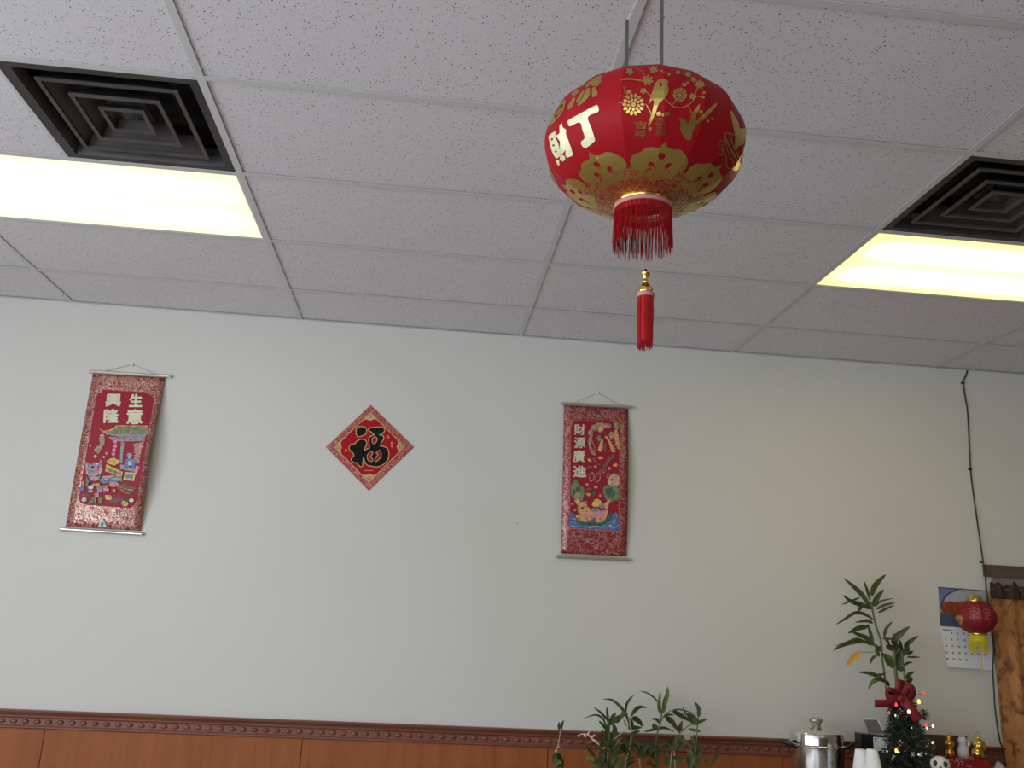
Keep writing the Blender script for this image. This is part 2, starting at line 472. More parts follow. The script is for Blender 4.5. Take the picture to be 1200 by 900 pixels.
# wall angle round the edge
for dims in ((XL, XR, YW - 0.018, YW, CEIL - 0.0005, CEIL + 0.001), (XL, XR, YB, YB + 0.018, CEIL - 0.0005, CEIL + 0.001),
             (XL, XL + 0.018, YB + .018, YW - .018, CEIL - 0.0005, CEIL + 0.001), (XR - 0.018, XR, YB + .018, YW - .018, CEIL - 0.0005, CEIL + 0.001)):
    box_obj('wall_angle', dims, M['tee'], ceiling)
tees = {}
def tee(x0, x1, y):
    k = round(x1 - x0, 3)
    if k not in tees: tees[k] = tee_mesh('cross_tee', x1 - x0, False)
    o = link('cross_tee', tees[k], None, ceiling); o.location = ((x0 + x1) / 2, y, CEIL)
tiles = {}
def tile(x0, x1, y0, y1):
    k = (round(x1 - x0, 3), round(y1 - y0, 3))
    g = 0.004
    if k not in tiles:
        bm = bmesh.new(); a = (x1 - x0) / 2 - g; c = (y1 - y0) / 2 - g
        box(bm, -a, a, -c, c, 0, 0.014)
        me = bpy.data.meshes.new('tile'); bm.to_mesh(me); bm.free(); me.materials.append(M['tile']); tiles[k] = me
    o = link('tile', tiles[k], None, ceiling)
    o.location = ((x0 + x1) / 2, (y0 + y1) / 2, CEIL + 0.004 + random.uniform(0, 0.002))
    return o
colx = [XL] + [x for x in xs if XL < x < XR] + [XR]
rowy = [YW] + ys + [YB]
rowy = [y for y in rowy if y >= YB]
LIGHTS = {(-1, 1): 'L', (2, 1): 'R', (2, 7): 'Y'}     # bay column (left runner index), row j (between j and j+1); last one is an added unseen lamp
VENTS = {(-1, 2): 'right', (2, 2): 'left'}
light_bays, vent_bays = [], []
for a in range(len(colx) - 1):
    xa, xb = colx[a], colx[a + 1]
    ci = round((xa - X0) / PX) if a > 0 else -99
    xi0 = xa + (FL if a > 0 else 0.018); xi1 = xb - (FL if a < len(colx) - 2 else 0.018)
    for b_ in range(len(rowy) - 1):
        yb, ya = rowy[b_], rowy[b_ + 1]
        rj = b_ - 1
        if b_ > 0: tee(xi0, xi1, yb)
        if (ci, rj) in LIGHTS: light_bays.append((LIGHTS[(ci, rj)], xa, xb, ya, yb)); continue
        if (ci, rj) in VENTS:
            mid = (xa + xb) / 2
            if VENTS[(ci, rj)] == 'right': tile(xa, mid, ya, yb); vent_bays.append((mid, xb, ya, yb, 'L'))
            else: tile(mid, xb, ya, yb); vent_bays.append((xa, mid, ya, yb, 'R'))
            box_obj('short_tee', (mid - 0.006, mid + 0.006, ya + FL, yb - FL, CEIL, CEIL + 0.0015), M['tee'], ceiling)
            continue
        tile(xa, xb, ya, yb)

# ------------------------------------------------------------------ ceiling lights
def lens_mat(name, col, lo, hi, x0, x1, y0, y1):
    """diffuser glowing from two tubes behind it, weaker towards its ends"""
    mt = bpy.data.materials.new(name); mt.use_nodes = True
    nt = mt.node_tree; L = nt.links; b = nt.nodes['Principled BSDF']
    b.inputs['Base Color'].default_value = (0.8, 0.78, 0.7, 1); b.inputs['Roughness'].default_value = 0.35
    g = nt.nodes.new('ShaderNodeNewGeometry'); sp = nt.nodes.new('ShaderNodeSeparateXYZ'); L.new(g.outputs['Position'], sp.inputs[0])
    def mathn(op, a, c=None, d=None):
        n = nt.nodes.new('ShaderNodeMath'); n.operation = op
        for i, v in enumerate((a, c, d)):
            if v is None: continue
            if isinstance(v, (int, float)): n.inputs[i].default_value = v
            else: L.new(v, n.inputs[i])
        return n.outputs[0]
    def gauss(src, c, s):
        d = mathn('DIVIDE', mathn('SUBTRACT', src, c), s)
        return mathn('EXPONENT', mathn('MULTIPLY', mathn('MULTIPLY', d, d), -1.0))
    yy = sp.outputs[1]; xx = sp.outputs[0]
    t = mathn('ADD', gauss(yy, y0 + 0.30 * (y1 - y0), 0.085), gauss(yy, y0 + 0.72 * (y1 - y0), 0.085))
    e1 = nt.nodes.new('ShaderNodeMapRange'); e1.interpolation_type = 'SMOOTHSTEP'; e1.inputs[1].default_value = x0 - 0.02; e1.inputs[2].default_value = x0 + 0.2; L.new(xx, e1.inputs[0])
    e2 = nt.nodes.new('ShaderNodeMapRange'); e2.interpolation_type = 'SMOOTHSTEP'; e2.inputs[1].default_value = x1 + 0.02; e2.inputs[2].default_value = x1 - 0.2; L.new(xx, e2.inputs[0])
    t = mathn('MULTIPLY', mathn('MULTIPLY', t, e1.outputs[0]), e2.outputs[0])
    st = mathn('ADD', mathn('MULTIPLY', t, hi - lo), lo)
    b.inputs['Emission Color'].default_value = (*col, 1)
    L.new(mathn('MULTIPLY', st, LAMP_GAIN), b.inputs['Emission Strength'])
    return mt
LBL = {'L': 'glowing fluorescent ceiling panel on the same side as the roofed market scene scroll',
       'R': 'glowing fluorescent ceiling panel on the same side as the black wall cord'}
for k, xa, xb, ya, yb in light_bays:
    t = empty('ceiling_light', ((xa + xb) / 2, (ya + yb) / 2, CEIL))
    if k in LBL: tag(t, LBL[k], 'ceiling light', 'ceiling lights')
    else: tag(t, 'added unseen ceiling panel giving warm fill light far from the shop windows', 'ceiling light', 'ceiling lights')  # extra lamp out of view, added to warm the room's light
    a0, a1, c0, c1 = xa + 0.004, xb - 0.004, ya + 0.004, yb - 0.004
    bm = bmesh.new()
    h = 0.09
    box(bm, a0, a1, c0, c1, CEIL + h, CEIL + h + 0.004)
    box(bm, a0, a0 + 0.003, c0, c1, CEIL + 0.003, CEIL + h); box(bm, a1 - 0.003, a1, c0, c1, CEIL + 0.003, CEIL + h)
    box(bm, a0 + .003, a1 - .003, c0, c0 + 0.003, CEIL + 0.003, CEIL + h); box(bm, a0 + .003, a1 - .003, c1 - 0.003, c1, CEIL + 0.003, CEIL + h)
    from_bm('housing', bm, M['cream'], t)
    bm = bmesh.new()
    fw = 0.016
    box(bm, a0 + .003, a1 - .003, c0 + .003, c0 + fw, CEIL + 0.002, CEIL + 0.006); box(bm, a0 + .003, a1 - .003, c1 - fw, c1 - .003, CEIL + 0.002, CEIL + 0.006)
    box(bm, a0 + .003, a0 + fw, c0 + fw, c1 - fw, CEIL + 0.002, CEIL + 0.006); box(bm, a1 - fw, a1 - .003, c0 + fw, c1 - fw, CEIL + 0.002, CEIL + 0.006)
    from_bm('frame', bm, M['cream'], t)
    lm = lens_mat('diffuser_' + k, (1.0, 0.83, 0.27) if k != 'L' else (1.0, 0.90, 0.50), 0.98 if k != 'L' else 0.9, 6.5 if k != 'L' else 2.6, a0, a1, c0, c1)
    box_obj('diffuser', (a0 + fw, a1 - fw, c0 + fw, c1 - fw, CEIL + 0.004, CEIL + 0.008), lm, t)

# ------------------------------------------------------------------ ceiling vents
def sqring(bm, a, za, b, zb):  # sloped square ring from half-size a at za to b at zb
    A = [bm.verts.new((sx * a, sy * a, za)) for sx, sy in ((-1, -1), (1, -1), (1, 1), (-1, 1))]
    B = [bm.verts.new((sx * b, sy * b, zb)) for sx, sy in ((-1, -1), (1, -1), (1, 1), (-1, 1))]
    for i in range(4): bm.faces.new((A[i], A[(i + 1) % 4], B[(i + 1) % 4], B[i]))
for xa, xb, ya, yb, k in vent_bays:
    c = ((xa + xb) / 2, (ya + yb) / 2, CEIL)
    t = empty('ceiling_vent', c)
    tag(t, 'dark square air vent beside the ceiling light on the side of the ' + ('market scene scroll' if k == 'L' else 'black cord'), 'air vent', 'ceiling vents')
    def vp(name, bm, mt):
        o = from_bm(name, bm, mt, None); o.parent = t; return o
    H = (xb - xa) / 2 - 0.006
    bm = bmesh.new(); sqring(bm, H, 0.001, H - 0.035, 0.001); sqring(bm, H - 0.035, 0.001, H - 0.05, 0.035); sqring(bm, H, 0.001, H, 0.03); vp('frame', bm, M['vent'])
    bm = bmesh.new(); box(bm, -H, H, -H, H, 0.10, 0.105); vp('backing', bm, M['black'])
    for a, b2 in ((0.212, 0.262), (0.138, 0.192), (0.070, 0.120)):
        bm = bmesh.new(); sqring(bm, a, 0.004, a - 0.05, 0.060); sqring(bm, a, 0.004, a + 0.002, 0.007); sqring(bm, a + 0.002, 0.007, a - 0.048, 0.063)
        lv = vp('louver', bm, M['vent'])
        bm = bmesh.new(); sqring(bm, a + 0.003, 0.001, a - 0.011, 0.001); sqring(bm, a + 0.003, 0.001, a + 0.003, 0.006); sqring(bm, a - 0.011, 0.001, a - 0.011, 0.010)
        l2 = vp('louver_lip', bm, M['vent_lip']); l2.parent = lv
    bm = bmesh.new(); sqring(bm, 0.062, 0.045, 0.002, 0.012); vp('center_cone', bm, M['vent'])

# ------------------------------------------------------------------ wainscot and chair rail
ZR1, ZR0 = 1.025, 0.940
def extrude_x(bm, prof, xa, xb):
    A = [bm.verts.new((xa, y, z)) for y, z in prof]; B = [bm.verts.new((xb, y, z)) for y, z in prof]
    n = len(prof)
    for i in range(n): bm.faces.new((A[i], B[i], B[(i + 1) % n], A[(i + 1) % n]))
    bm.faces.new(A[::-1]); bm.faces.new(B)
prof = [(YW, ZR0), (YW - 0.014, ZR0), (YW - 0.018, ZR0 + 0.004), (YW - 0.018, ZR0 + 0.010), (YW - 0.013, ZR0 + 0.014), (YW - 0.011, ZR0 + 0.018),
        (YW - 0.011, ZR0 + 0.046), (YW - 0.015, ZR0 + 0.050), (YW - 0.018, ZR0 + 0.054), (YW - 0.018, ZR0 + 0.058), (YW - 0.022, ZR0 + 0.066),
        (YW - 0.030, ZR0 + 0.074), (YW - 0.032, ZR1 - 0.004), (YW - 0.030, ZR1), (YW, ZR1)]
bm = bmesh.new(); extrude_x(bm, prof, XL, DX0 - 0.02)
trim = struct('trim_1', bm, M['rail'])
bm = bmesh.new()
bmesh.ops.create_uvsphere(bm, u_segments=10, v_segments=6, radius=1)
for v in bm.verts: v.co = Vector((v.co.x * 0.0165, v.co.z * 0.008, v.co.y * 0.0115))
me_bead = bpy.data.meshes.new('bead'); bm.to_mesh(me_bead); bm.free(); me_bead.materials.append(M['rail'])
for p in me_bead.polygons: p.use_smooth = True
x = XL + 0.03
while x < DX0 - 0.05:
    o = link('bead', me_bead, None, trim); o.location = (x, YW - 0.0115, ZR0 + 0.032)
    x += 0.054
# veneer sheets under the rail
wains = None
bm = bmesh.new(); box(bm, XL, DX0 - 0.02, YW - 0.004, YW, 0, ZR0); wains = struct('trim_2', bm, M['ink'])
xsv = [XL, -2.97, -1.752, -0.533, 0.686, 1.905, DX0 - 0.02]
for a, b_ in zip(xsv, xsv[1:]):
    o = box_obj('panel', (a + 0.0015, b_ - 0.0015, YW - 0.009, YW - 0.003, 0.0, ZR0), M['wainscot'], wains, 0.0008)
# ------------------------------------------------------------------ big hanging lantern
LC = Vector((0.430, 1.78, CZ + 1.042)); LR, LB, LN, LO = 0.2265, 0.145, 2.15, 0.061
RIB0 = math.radians(-115.6)
lantern = empty('hanging_lantern', LC)
tag(lantern, 'large round red lantern with gold print and red fringe hanging from the ceiling', 'lantern')
ph_max = math.acos((LO / LR) ** (LN / 2))
prof = []
for k in range(29):
    ph = -ph_max + 2 * ph_max * k / 28
    prof.append((LR * math.cos(ph) ** (2 / LN), LB * math.copysign(abs(math.sin(ph)) ** (2 / LN), math.sin(ph))))
bm = bmesh.new()
rings = lathe(bm, prof, LC, 16, RIB0)
for e in bm.edges:             # keep the wire ribs crisp, the cloth smooth up and down
    a, b_ = e.verts
    if abs(a.co.z - b_.co.z) > 1e-5: e.smooth = False
bm.normal_update()
lbvh = BVHTree.FromBMesh(bm)
shade = from_bm('shade', bm, M['red_cloth'], lantern, True)
ZB, ZT = prof[0][1], prof[-1][1]
def on_lantern(px, py, lift):
    d = ray(px, py).normalized()
    loc, nrm, idx, dist = lbvh.ray_cast(CAM, d)
    if loc is None:
        # just off the outline: take the nearest point of the cloth
        tcl = (LC - CAM).dot(d)
        loc, nrm, idx, dist = lbvh.find_nearest(CAM + d * tcl)
    out = (loc - LC)
    if nrm.dot(out) < 0: nrm = -nrm
    return loc + nrm * (lift + 0.0004)
def spin_copies(o, ks, snap=False):        # the same print again round the lantern
    for k in ks:
        me = o.data.copy()
        Rm = Matrix.Translation(LC) @ Matrix.Rotation(k, 4, 'Z') @ Matrix.Translation(-LC)
        me.transform(Rm)
        if snap:
            for v in me.vertices:
                loc, nrm, i, dist = lbvh.find_nearest(v.co)
                if nrm.dot(loc - LC) < 0: nrm = -nrm
                v.co = loc + nrm * 0.0014
        c_ = link(o.name.split('.')[0], me, None, o.parent)
        if 'kind' in o: c_['kind'] = o['kind']
A9 = lambda pts: zm(pts, 630, 80, 9.0)
B8 = lambda pts: zm(pts, 630, 150, 8.185)
C8 = lambda pts: zm(pts, 740, 150, 8.18)
D7 = lambda pts: zm(pts, 720, 70, 6.925)
half = [PI]
# filigree band round the lower opening
bm = bmesh.new()
low = [p for p in prof if p[0] < 0.150 and p[1] < 0]
lathe(bm, [(r + 0.0006, z - 0.0010) for r, z in low], LC, 16, RIB0)
from_bm('filigree_band', bm, M['swirl_gold'], shade, False)
bm = bmesh.new()
up = [p for p in prof if p[0] < 0.105 and p[1] > 0]
lathe(bm, [(r + 0.0006, z + 0.0010) for r, z in up], LC, 16, RIB0)
from_bm('filigree_band', bm, M['swirl_gold'], shade, False)
# cloud motif, eight times round
cl_out = sm(C8([(-10, 300), (20, 252), (90, 226), (135, 190), (200, 181), (262, 188), (318, 132), (345, 180), (400, 203), (465, 205), (512, 250), (540, 320), (520, 382), (480, 412), (430, 430), (395, 460), (390, 488), (300, 482), (180, 472), (80, 470), (50, 455), (80, 432), (55, 415), (20, 385), (-8, 345)]), 3)
holes = [ell(740 + 290 / 8.18, 150 + 266 / 8.18, 4.2, 4.0),
         sm(C8([(160, 345), (185, 320), (215, 335), (215, 375), (190, 405), (140, 420), (80, 420), (50, 408), (110, 404), (150, 392)]), 3),
         sm(C8([(335, 342), (368, 330), (385, 348), (360, 378), (368, 412), (384, 432), (350, 436), (322, 405), (316, 368)]), 3)]
c = print_on('cloud_print', [[cl_out] + holes], on_lantern, M['gold'], shade, 3.0)
spin_copies(c, [2 * PI * k / 7 for k in range(1, 7)], True)
# rounded gold characters on the lit side
ting = sm(A9([(325, 580), (330, 548), (470, 470), (612, 394), (640, 404), (648, 435), (636, 465), (532, 515), (570, 630), (606, 745), (600, 772), (515, 838), (484, 828), (462, 795), (468, 768), (500, 735), (478, 650), (448, 570), (350, 611), (330, 602)]), 3)
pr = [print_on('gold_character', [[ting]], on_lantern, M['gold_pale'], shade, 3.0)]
bei = B8([(108, 80), (140, 50), (172, 28), (185, 60), (180, 100), (205, 150), (215, 210), (228, 262), (185, 292), (165, 270), (145, 230), (130, 185), (118, 130)])
cai = [(656.1, 147.8), (658.7, 144.2), (660, 149.4), (663.9, 152.2), (663.5, 157.0), (666.5, 164), (671.5, 179.3), (670.9, 182.4), (664.8, 184.8), (662.7, 181.2), (663.6, 175), (659.3, 180.5), (656.3, 178.7), (656.4, 172), (656.9, 165.9), (652, 159.2), (656.3, 156.1)]
dot = lambda x, y, rx, ry: ell(630 + x / 8.185, 150 + y / 8.185, rx / 8.185, ry / 8.185, 10, -0.5)
pr.append(print_on('gold_character', [[bei, dot(143, 108, 13, 10), dot(156, 166, 12, 10), dot(177, 225, 12, 9)], [cai], [ell(630 + 243 / 8.185, 150 + 287 / 8.185, 3.2, 3.6)], [B8([(182, 312), (210, 298), (214, 358), (192, 348)])]], on_lantern, M['gold_pale'], shade, 3.0))
pet = [[(362, 272), (400, 236), (436, 224), (440, 250), (410, 285), (372, 289)], [(320, 412), (350, 350), (393, 305), (402, 330), (372, 408), (342, 435), (318, 430)],
       [(412, 345), (445, 285), (488, 240), (486, 280), (440, 355), (414, 366)], [(425, 382), (478, 312), (500, 245), (528, 214), (553, 216), (550, 288), (505, 345), (445, 395)],
       [(578, 214), (610, 205), (638, 265), (618, 295), (580, 306)], [(400, 212), (480, 170), (520, 152), (488, 190), (425, 214)],
       [(545, 170), (575, 125), (620, 96), (692, 76), (672, 108), (650, 128), (690, 118), (640, 190), (590, 192)], [(505, 205), (540, 150), (560, 150), (545, 195)]]
pr.append(print_on('gold_character', [[sm(A9(q), 2)] for q in pet], on_lantern, M['gold'], shade, 3.0))
pr.append(print_on('gold_character', [[sm(A9([(135, 585), (168, 485), (228, 392), (288, 332), (298, 365), (278, 440), (212, 538), (145, 602)]), 2), sm(A9([(185, 525), (195, 470), (235, 410), (270, 375), (265, 420), (225, 495), (200, 525)]), 2)],
                                      [sm(A9([(200, 500), (215, 455), (250, 410), (258, 418), (225, 480)]), 2)]], on_lantern, M['gold'], shade, 3.0))
for o in pr: spin_copies(o, half)
# blossoms, birds and branches on the next panel
def flower(x, y, R, n, sq=0.9):
    out = []
    for k in range(n):
        a = 2 * PI * k / n + 0.3
        out.append([ell(x + R * 0.62 * math.cos(a), y + R * 0.62 * math.sin(a) * sq, R * 0.37, R * 0.62 * math.sin(PI / n) * 0.86, 8, a)])
    out.append([ell(x, y, R * 0.28, R * 0.26, 8)])
    return out
def d7(x, y): return (720 + x / 6.925, 70 + y / 6.925)
shp = []
def mum(x, y, R):              # many-petalled blossom
    out = []
    for n, r0, ln, off in ((14, 0.80, 0.21, 0.0), (9, 0.45, 0.15, 0.2)):
        for k in range(n):
            a = 2 * PI * k / n + off
            out.append([ell(x + R * r0 * math.cos(a), y + R * r0 * math.sin(a), R * ln, R * r0 * math.sin(PI / n) * 0.80, 8, a)])
    return out + [[ell(x, y, R * 0.22, R * 0.22, 8)]]
shp += mum(*d7(155, 365), 13.0)
shp += mum(*d7(530, 285), 8.5)
shp += flower(*d7(632, 300), 4.6, 6); shp += flower(*d7(270, 170), 7.0, 7); shp += flower(*d7(690, 205), 6.0, 7); shp += flower(*d7(235, 255), 4.0, 5)
shp += flower(*d7(125, 100), 4.6, 5); shp += flower(*d7(320, 85), 5.4, 6); shp += flower(*d7(595, 122), 3.6, 5); shp += flower(*d7(515, 108), 3.0, 5); shp += flower(*d7(640, 165), 3.4, 5)
for x, y, r_ in ((440, 122, 2), (385, 95, 1.6), (565, 205, 3), (595, 190, 2), (725, 270, 1.8), (718, 305, 2.2), (700, 425, 2.4), (755, 498, 2.2), (790, 480, 2), (615, 425, 2.2), (360, 440, 3.2), (430, 440, 3.2), (400, 450, 2.4), (290, 560, 2.2), (118, 262, 3)):
    shp += [[ell(*d7(x, y), r_, r_ * 0.8, 8)]]
pr2 = [tag(print_on('blossom_print', shp, on_lantern, M['gold'], shade, 3.0), kind='stuff')]
shp = []
for pts, wd in (([(50, 165), (130, 160), (220, 172)], 2.0), ([(255, 145), (220, 95), (130, 55)], 0.6), ([(75, 220), (90, 270), (120, 300)], 0.7), ([(40, 292), (80, 300), (110, 320)], 0.7), ([(40, 348), (80, 360)], 0.7),
                ([(405, 315), (450, 360), (480, 382), (540, 392), (590, 372), (640, 330), (665, 250), (690, 210)], 1.0), ([(470, 370), (510, 310)], 0.7), ([(590, 375), (620, 410)], 0.6), ([(660, 300), (715, 305)], 0.6),
                ([(255, 360), (290, 420), (300, 450)], 0.7), ([(250, 250), (290, 290), (350, 300)], 0.9), ([(360, 85), (430, 115), (520, 110), (640, 150), (690, 200)], 0.5)):
    shp.append([stroke([d7(a, b_) for a, b_ in pts], wd)])
pr2.append(print_on('branch_print', shp, on_lantern, M['gold'], shade, 3.0))
mag = sm([d7(*q) for q in [(330, 200), (365, 162), (405, 158), (438, 180), (425, 200), (438, 240), (425, 290), (385, 335), (355, 370), (335, 430), (300, 510), (272, 540), (290, 480), (312, 400), (322, 340), (302, 330), (285, 360), (292, 310), (312, 250)]], 3)
eye = ell(*d7(378, 205), 1.5, 2.4, 8)
pr2.append(print_on('bird_print', [[mag, eye]], on_lantern, M['gold'], shade, 3.0))
swl = sm([d7(*q) for q in [(520, 482), (545, 472), (572, 485), (590, 515), (610, 500), (625, 440), (660, 395), (690, 358), (688, 400), (665, 440), (660, 500), (720, 440), (815, 358), (822, 378), (740, 470), (680, 520), (650, 555), (630, 590), (625, 640), (590, 650), (555, 610), (532, 560), (535, 510)]], 3)
pr2.append(print_on('bird_print', [[swl]], on_lantern, M['gold'], shade, 3.0))
def q4(x0, y0, x1, y1): return [d7(x0, y0), d7(x1, y0), d7(x1, y1), d7(x0, y1)]
pr2.append(glyph_on('small_character', '吉', q4(165, 500, 262, 560), on_lantern, M['gold'], shade, 0.015, 3.0))
pr2.append(glyph_on('small_character', '祥', q4(165, 568, 255, 632), on_lantern, M['gold'], shade, 0.015, 3.0))
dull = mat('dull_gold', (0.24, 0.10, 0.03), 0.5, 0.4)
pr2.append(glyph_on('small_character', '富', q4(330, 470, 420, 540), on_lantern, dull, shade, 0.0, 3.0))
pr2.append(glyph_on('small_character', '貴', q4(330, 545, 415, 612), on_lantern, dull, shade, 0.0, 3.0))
for o in pr2: spin_copies(o, half)
# gilded motif at the right
shp = [[sm([d7(*q) for q in [(940, 412), (975, 460), (1005, 520), (1012, 560), (1062, 560), (1060, 640), (1040, 690), (1000, 700), (985, 740), (972, 690), (975, 620), (955, 520)]], 3)]]
for pts, wd in (([(885, 630), (900, 595), (935, 600), (965, 610)], 1.2), ([(890, 620), (920, 680), (960, 760), (1005, 830)], 1.6), ([(930, 605), (960, 690), (1000, 780), (1020, 820)], 1.2),
                ([(840, 760), (860, 775), (880, 745), (862, 720), (842, 710), (850, 665), (885, 655), (905, 690)], 1.0), ([(880, 720), (905, 790), (905, 850), (930, 885), (960, 870), (960, 820), (930, 800)], 1.0),
                ([(1000, 830), (1030, 760), (1045, 700)], 1.0), ([(905, 700), (925, 760), (945, 800)], 0.8), ([(990, 860), (1010, 830)], 2.2)):
    shp.append([stroke([d7(a, b_) for a, b_ in pts], wd)])
shp += [[ell(*d7(980, 880), 3.6, 3)], [ell(*d7(1000, 850), 2.6, 3.6)]]
for k in range(10): shp.append([ell(*d7(862 + 10 * (k % 4), 690 + 14 * (k // 4)), 0.5, 0.5, 6)])
g_ = print_on('crest_print', shp, on_lantern, M['gold'], shade, 3.0)
spin_copies(g_, half)
# lower collar, braid and fringe
zb = LC.z + ZB
bm = bmesh.new(); lathe(bm, [(LO + 0.001, 0.004), (LO + 0.004, 0.0), (LO + 0.004, -0.006), (LO + 0.002, -0.008), (LO - 0.002, -0.006), (LO - 0.002, 0.004)], (LC.x, LC.y, zb), 40)
from_bm('gold_rim', bm, M['brass'], lantern, True)
bm = bmesh.new(); lathe(bm, [(LO + 0.002, -0.006), (LO + 0.005, -0.008), (LO + 0.005, -0.015), (LO + 0.002, -0.017), (LO, -0.016), (LO, -0.006)], (LC.x, LC.y, zb), 40)
from_bm('braid', bm, M['pink'], lantern, True)
bm = bmesh.new()
lathe(bm, [(LO + 0.002, -0.014), (LO + 0.0025, -0.030)], (LC.x, LC.y, zb), 40)
rnd = random.Random(3)
for k in range(430):
    a = 2 * PI * k / 430 + rnd.uniform(-.01, .01)
    r0 = LO + 0.002 + rnd.uniform(-0.0012, 0.0012); L_ = 0.088 + rnd.uniform(-0.014, 0.012)
    dr = rnd.uniform(-0.003, 0.004); da = rnd.uniform(-0.05, 0.05)
    p0 = Vector((LC.x + r0 * math.cos(a), LC.y + r0 * math.sin(a), zb - 0.014))
    p1 = Vector((LC.x + (r0 + dr * .4) * math.cos(a + da * .6), LC.y + (r0 + dr * .4) * math.sin(a + da * .6), zb - 0.014 - L_ * 0.5))
    p2 = Vector((LC.x + (r0 + dr) * math.cos(a + da), LC.y + (r0 + dr) * math.sin(a + da), zb - 0.014 - L_))
    tube(bm, [p0, p1, p2], 0.0006, 3)
tag(from_bm('fringe', bm, M['fringe'], lantern), kind='stuff')
# tassel on its thread
tx, ty = LC.x + 0.008, LC.y
zt = W(760, 316, LC.y).z
bm = bmesh.new(); tube(bm, [(LC.x, LC.y, zb + 0.01), (LC.x + 0.003, LC.y, zb - 0.06), (tx, ty, zt)], 0.0008, 5)
bm2 = bmesh.new()
pf = [(0.0, 0.0), (0.003, 0.0), (0.004, -0.003), (0.0095, -0.006), (0.0115, -0.0095), (0.0095, -0.013), (0.0065, -0.019), (0.005, -0.026), (0.0065, -0.027), (0.0065, -0.030), (0.0055, -0.032),
      (0.011, -0.037), (0.0155, -0.044), (0.0175, -0.052), (0.0175, -0.056), (0.0, -0.056)]
lathe(bm2, pf, (tx, ty, zt), 20)
tas = from_bm('tassel', bm2, M['brass'], lantern, True)
from_bm('thread', bm, M['gold'], tas)
bm = bmesh.new(); lathe(bm, [(0.0175, -0.055), (0.0195, -0.057), (0.0195, -0.063), (0.0180, -0.065)], (tx, ty, zt), 20); from_bm('tassel_band', bm, M['pink'], tas, True)
bm = bmesh.new()
zend = W(760, 407, LC.y).z
lathe(bm, [(0.0, -0.06), (0.0172, -0.061), (0.0168, -0.085), (0.016, (zend - zt) + 0.012), (0.0, (zend - zt) + 0.012)], (tx, ty, zt), 22)
for k in range(150):
    a = rnd.uniform(0, 2 * PI); rr = 0.0175 * math.sqrt(rnd.uniform(0.55, 1.0)); e = rnd.uniform(-0.006, 0.010)
    w_ = rnd.uniform(-.08, .08)
    tube(bm, [(tx + rr * math.cos(a), ty + rr * math.sin(a), zt - 0.06), (tx + rr * 1.04 * math.cos(a + w_), ty + rr * 1.04 * math.sin(a + w_), (zt + zend) / 2 - 0.02), (tx + rr * 0.94 * math.cos(a + w_), ty + rr * 0.94 * math.sin(a + w_), zend + e)], 0.0008, 4)
tag(from_bm('tassel_threads', bm, M['fringe'], tas), kind='stuff')
# upper opening: ring, two flat wire uprights and the string over the ceiling runner
zt_ = LC.z + ZT
bm = bmesh.new(); lathe(bm, [(LO + 0.001, -0.004), (LO + 0.003, 0.003), (LO - 0.002, 0.003), (LO - 0.002, -0.004)], (LC.x, LC.y, zt_), 32); from_bm('top_ring', bm, M['steel_dark'], lantern, True)
yl, yr = LC.y + 0.045, LC.y - 0.042
pl = W(735, 23, yl); pl0 = W(734.5, 78, yl)
pr_ = W(775, 78, yr)
zl = pl.z
bm = bmesh.new()
for (x_, y_) in ((pl.x, yl), (pr_.x, yr)):
    box(bm, x_ - 0.0042, x_ + 0.0042, y_ - 0.0015, y_ + 0.0015, zt_ - 0.004, zl)
for a0, a1 in (((pl.x, yl), (LC.x, LC.y)), ((pr_.x, yr), (LC.x, LC.y))):
    tube(bm, [(a0[0], a0[1], zt_ - 0.003), (a1[0], a1[1], zt_ - 0.003)], 0.0016, 5)
from_bm('hanger_rods', bm, M['steel_dark'], lantern)
apex = Vector((X0 + PX, (yl + yr) / 2 - 0.02, CEIL - 0.0005))
bm = bmesh.new()
tube(bm, [(pl.x, yl, zl), apex], 0.0010, 4); tube(bm, [(pr_.x, yr, zl), apex], 0.0010, 4)
from_bm('string', bm, M['string'], lantern)

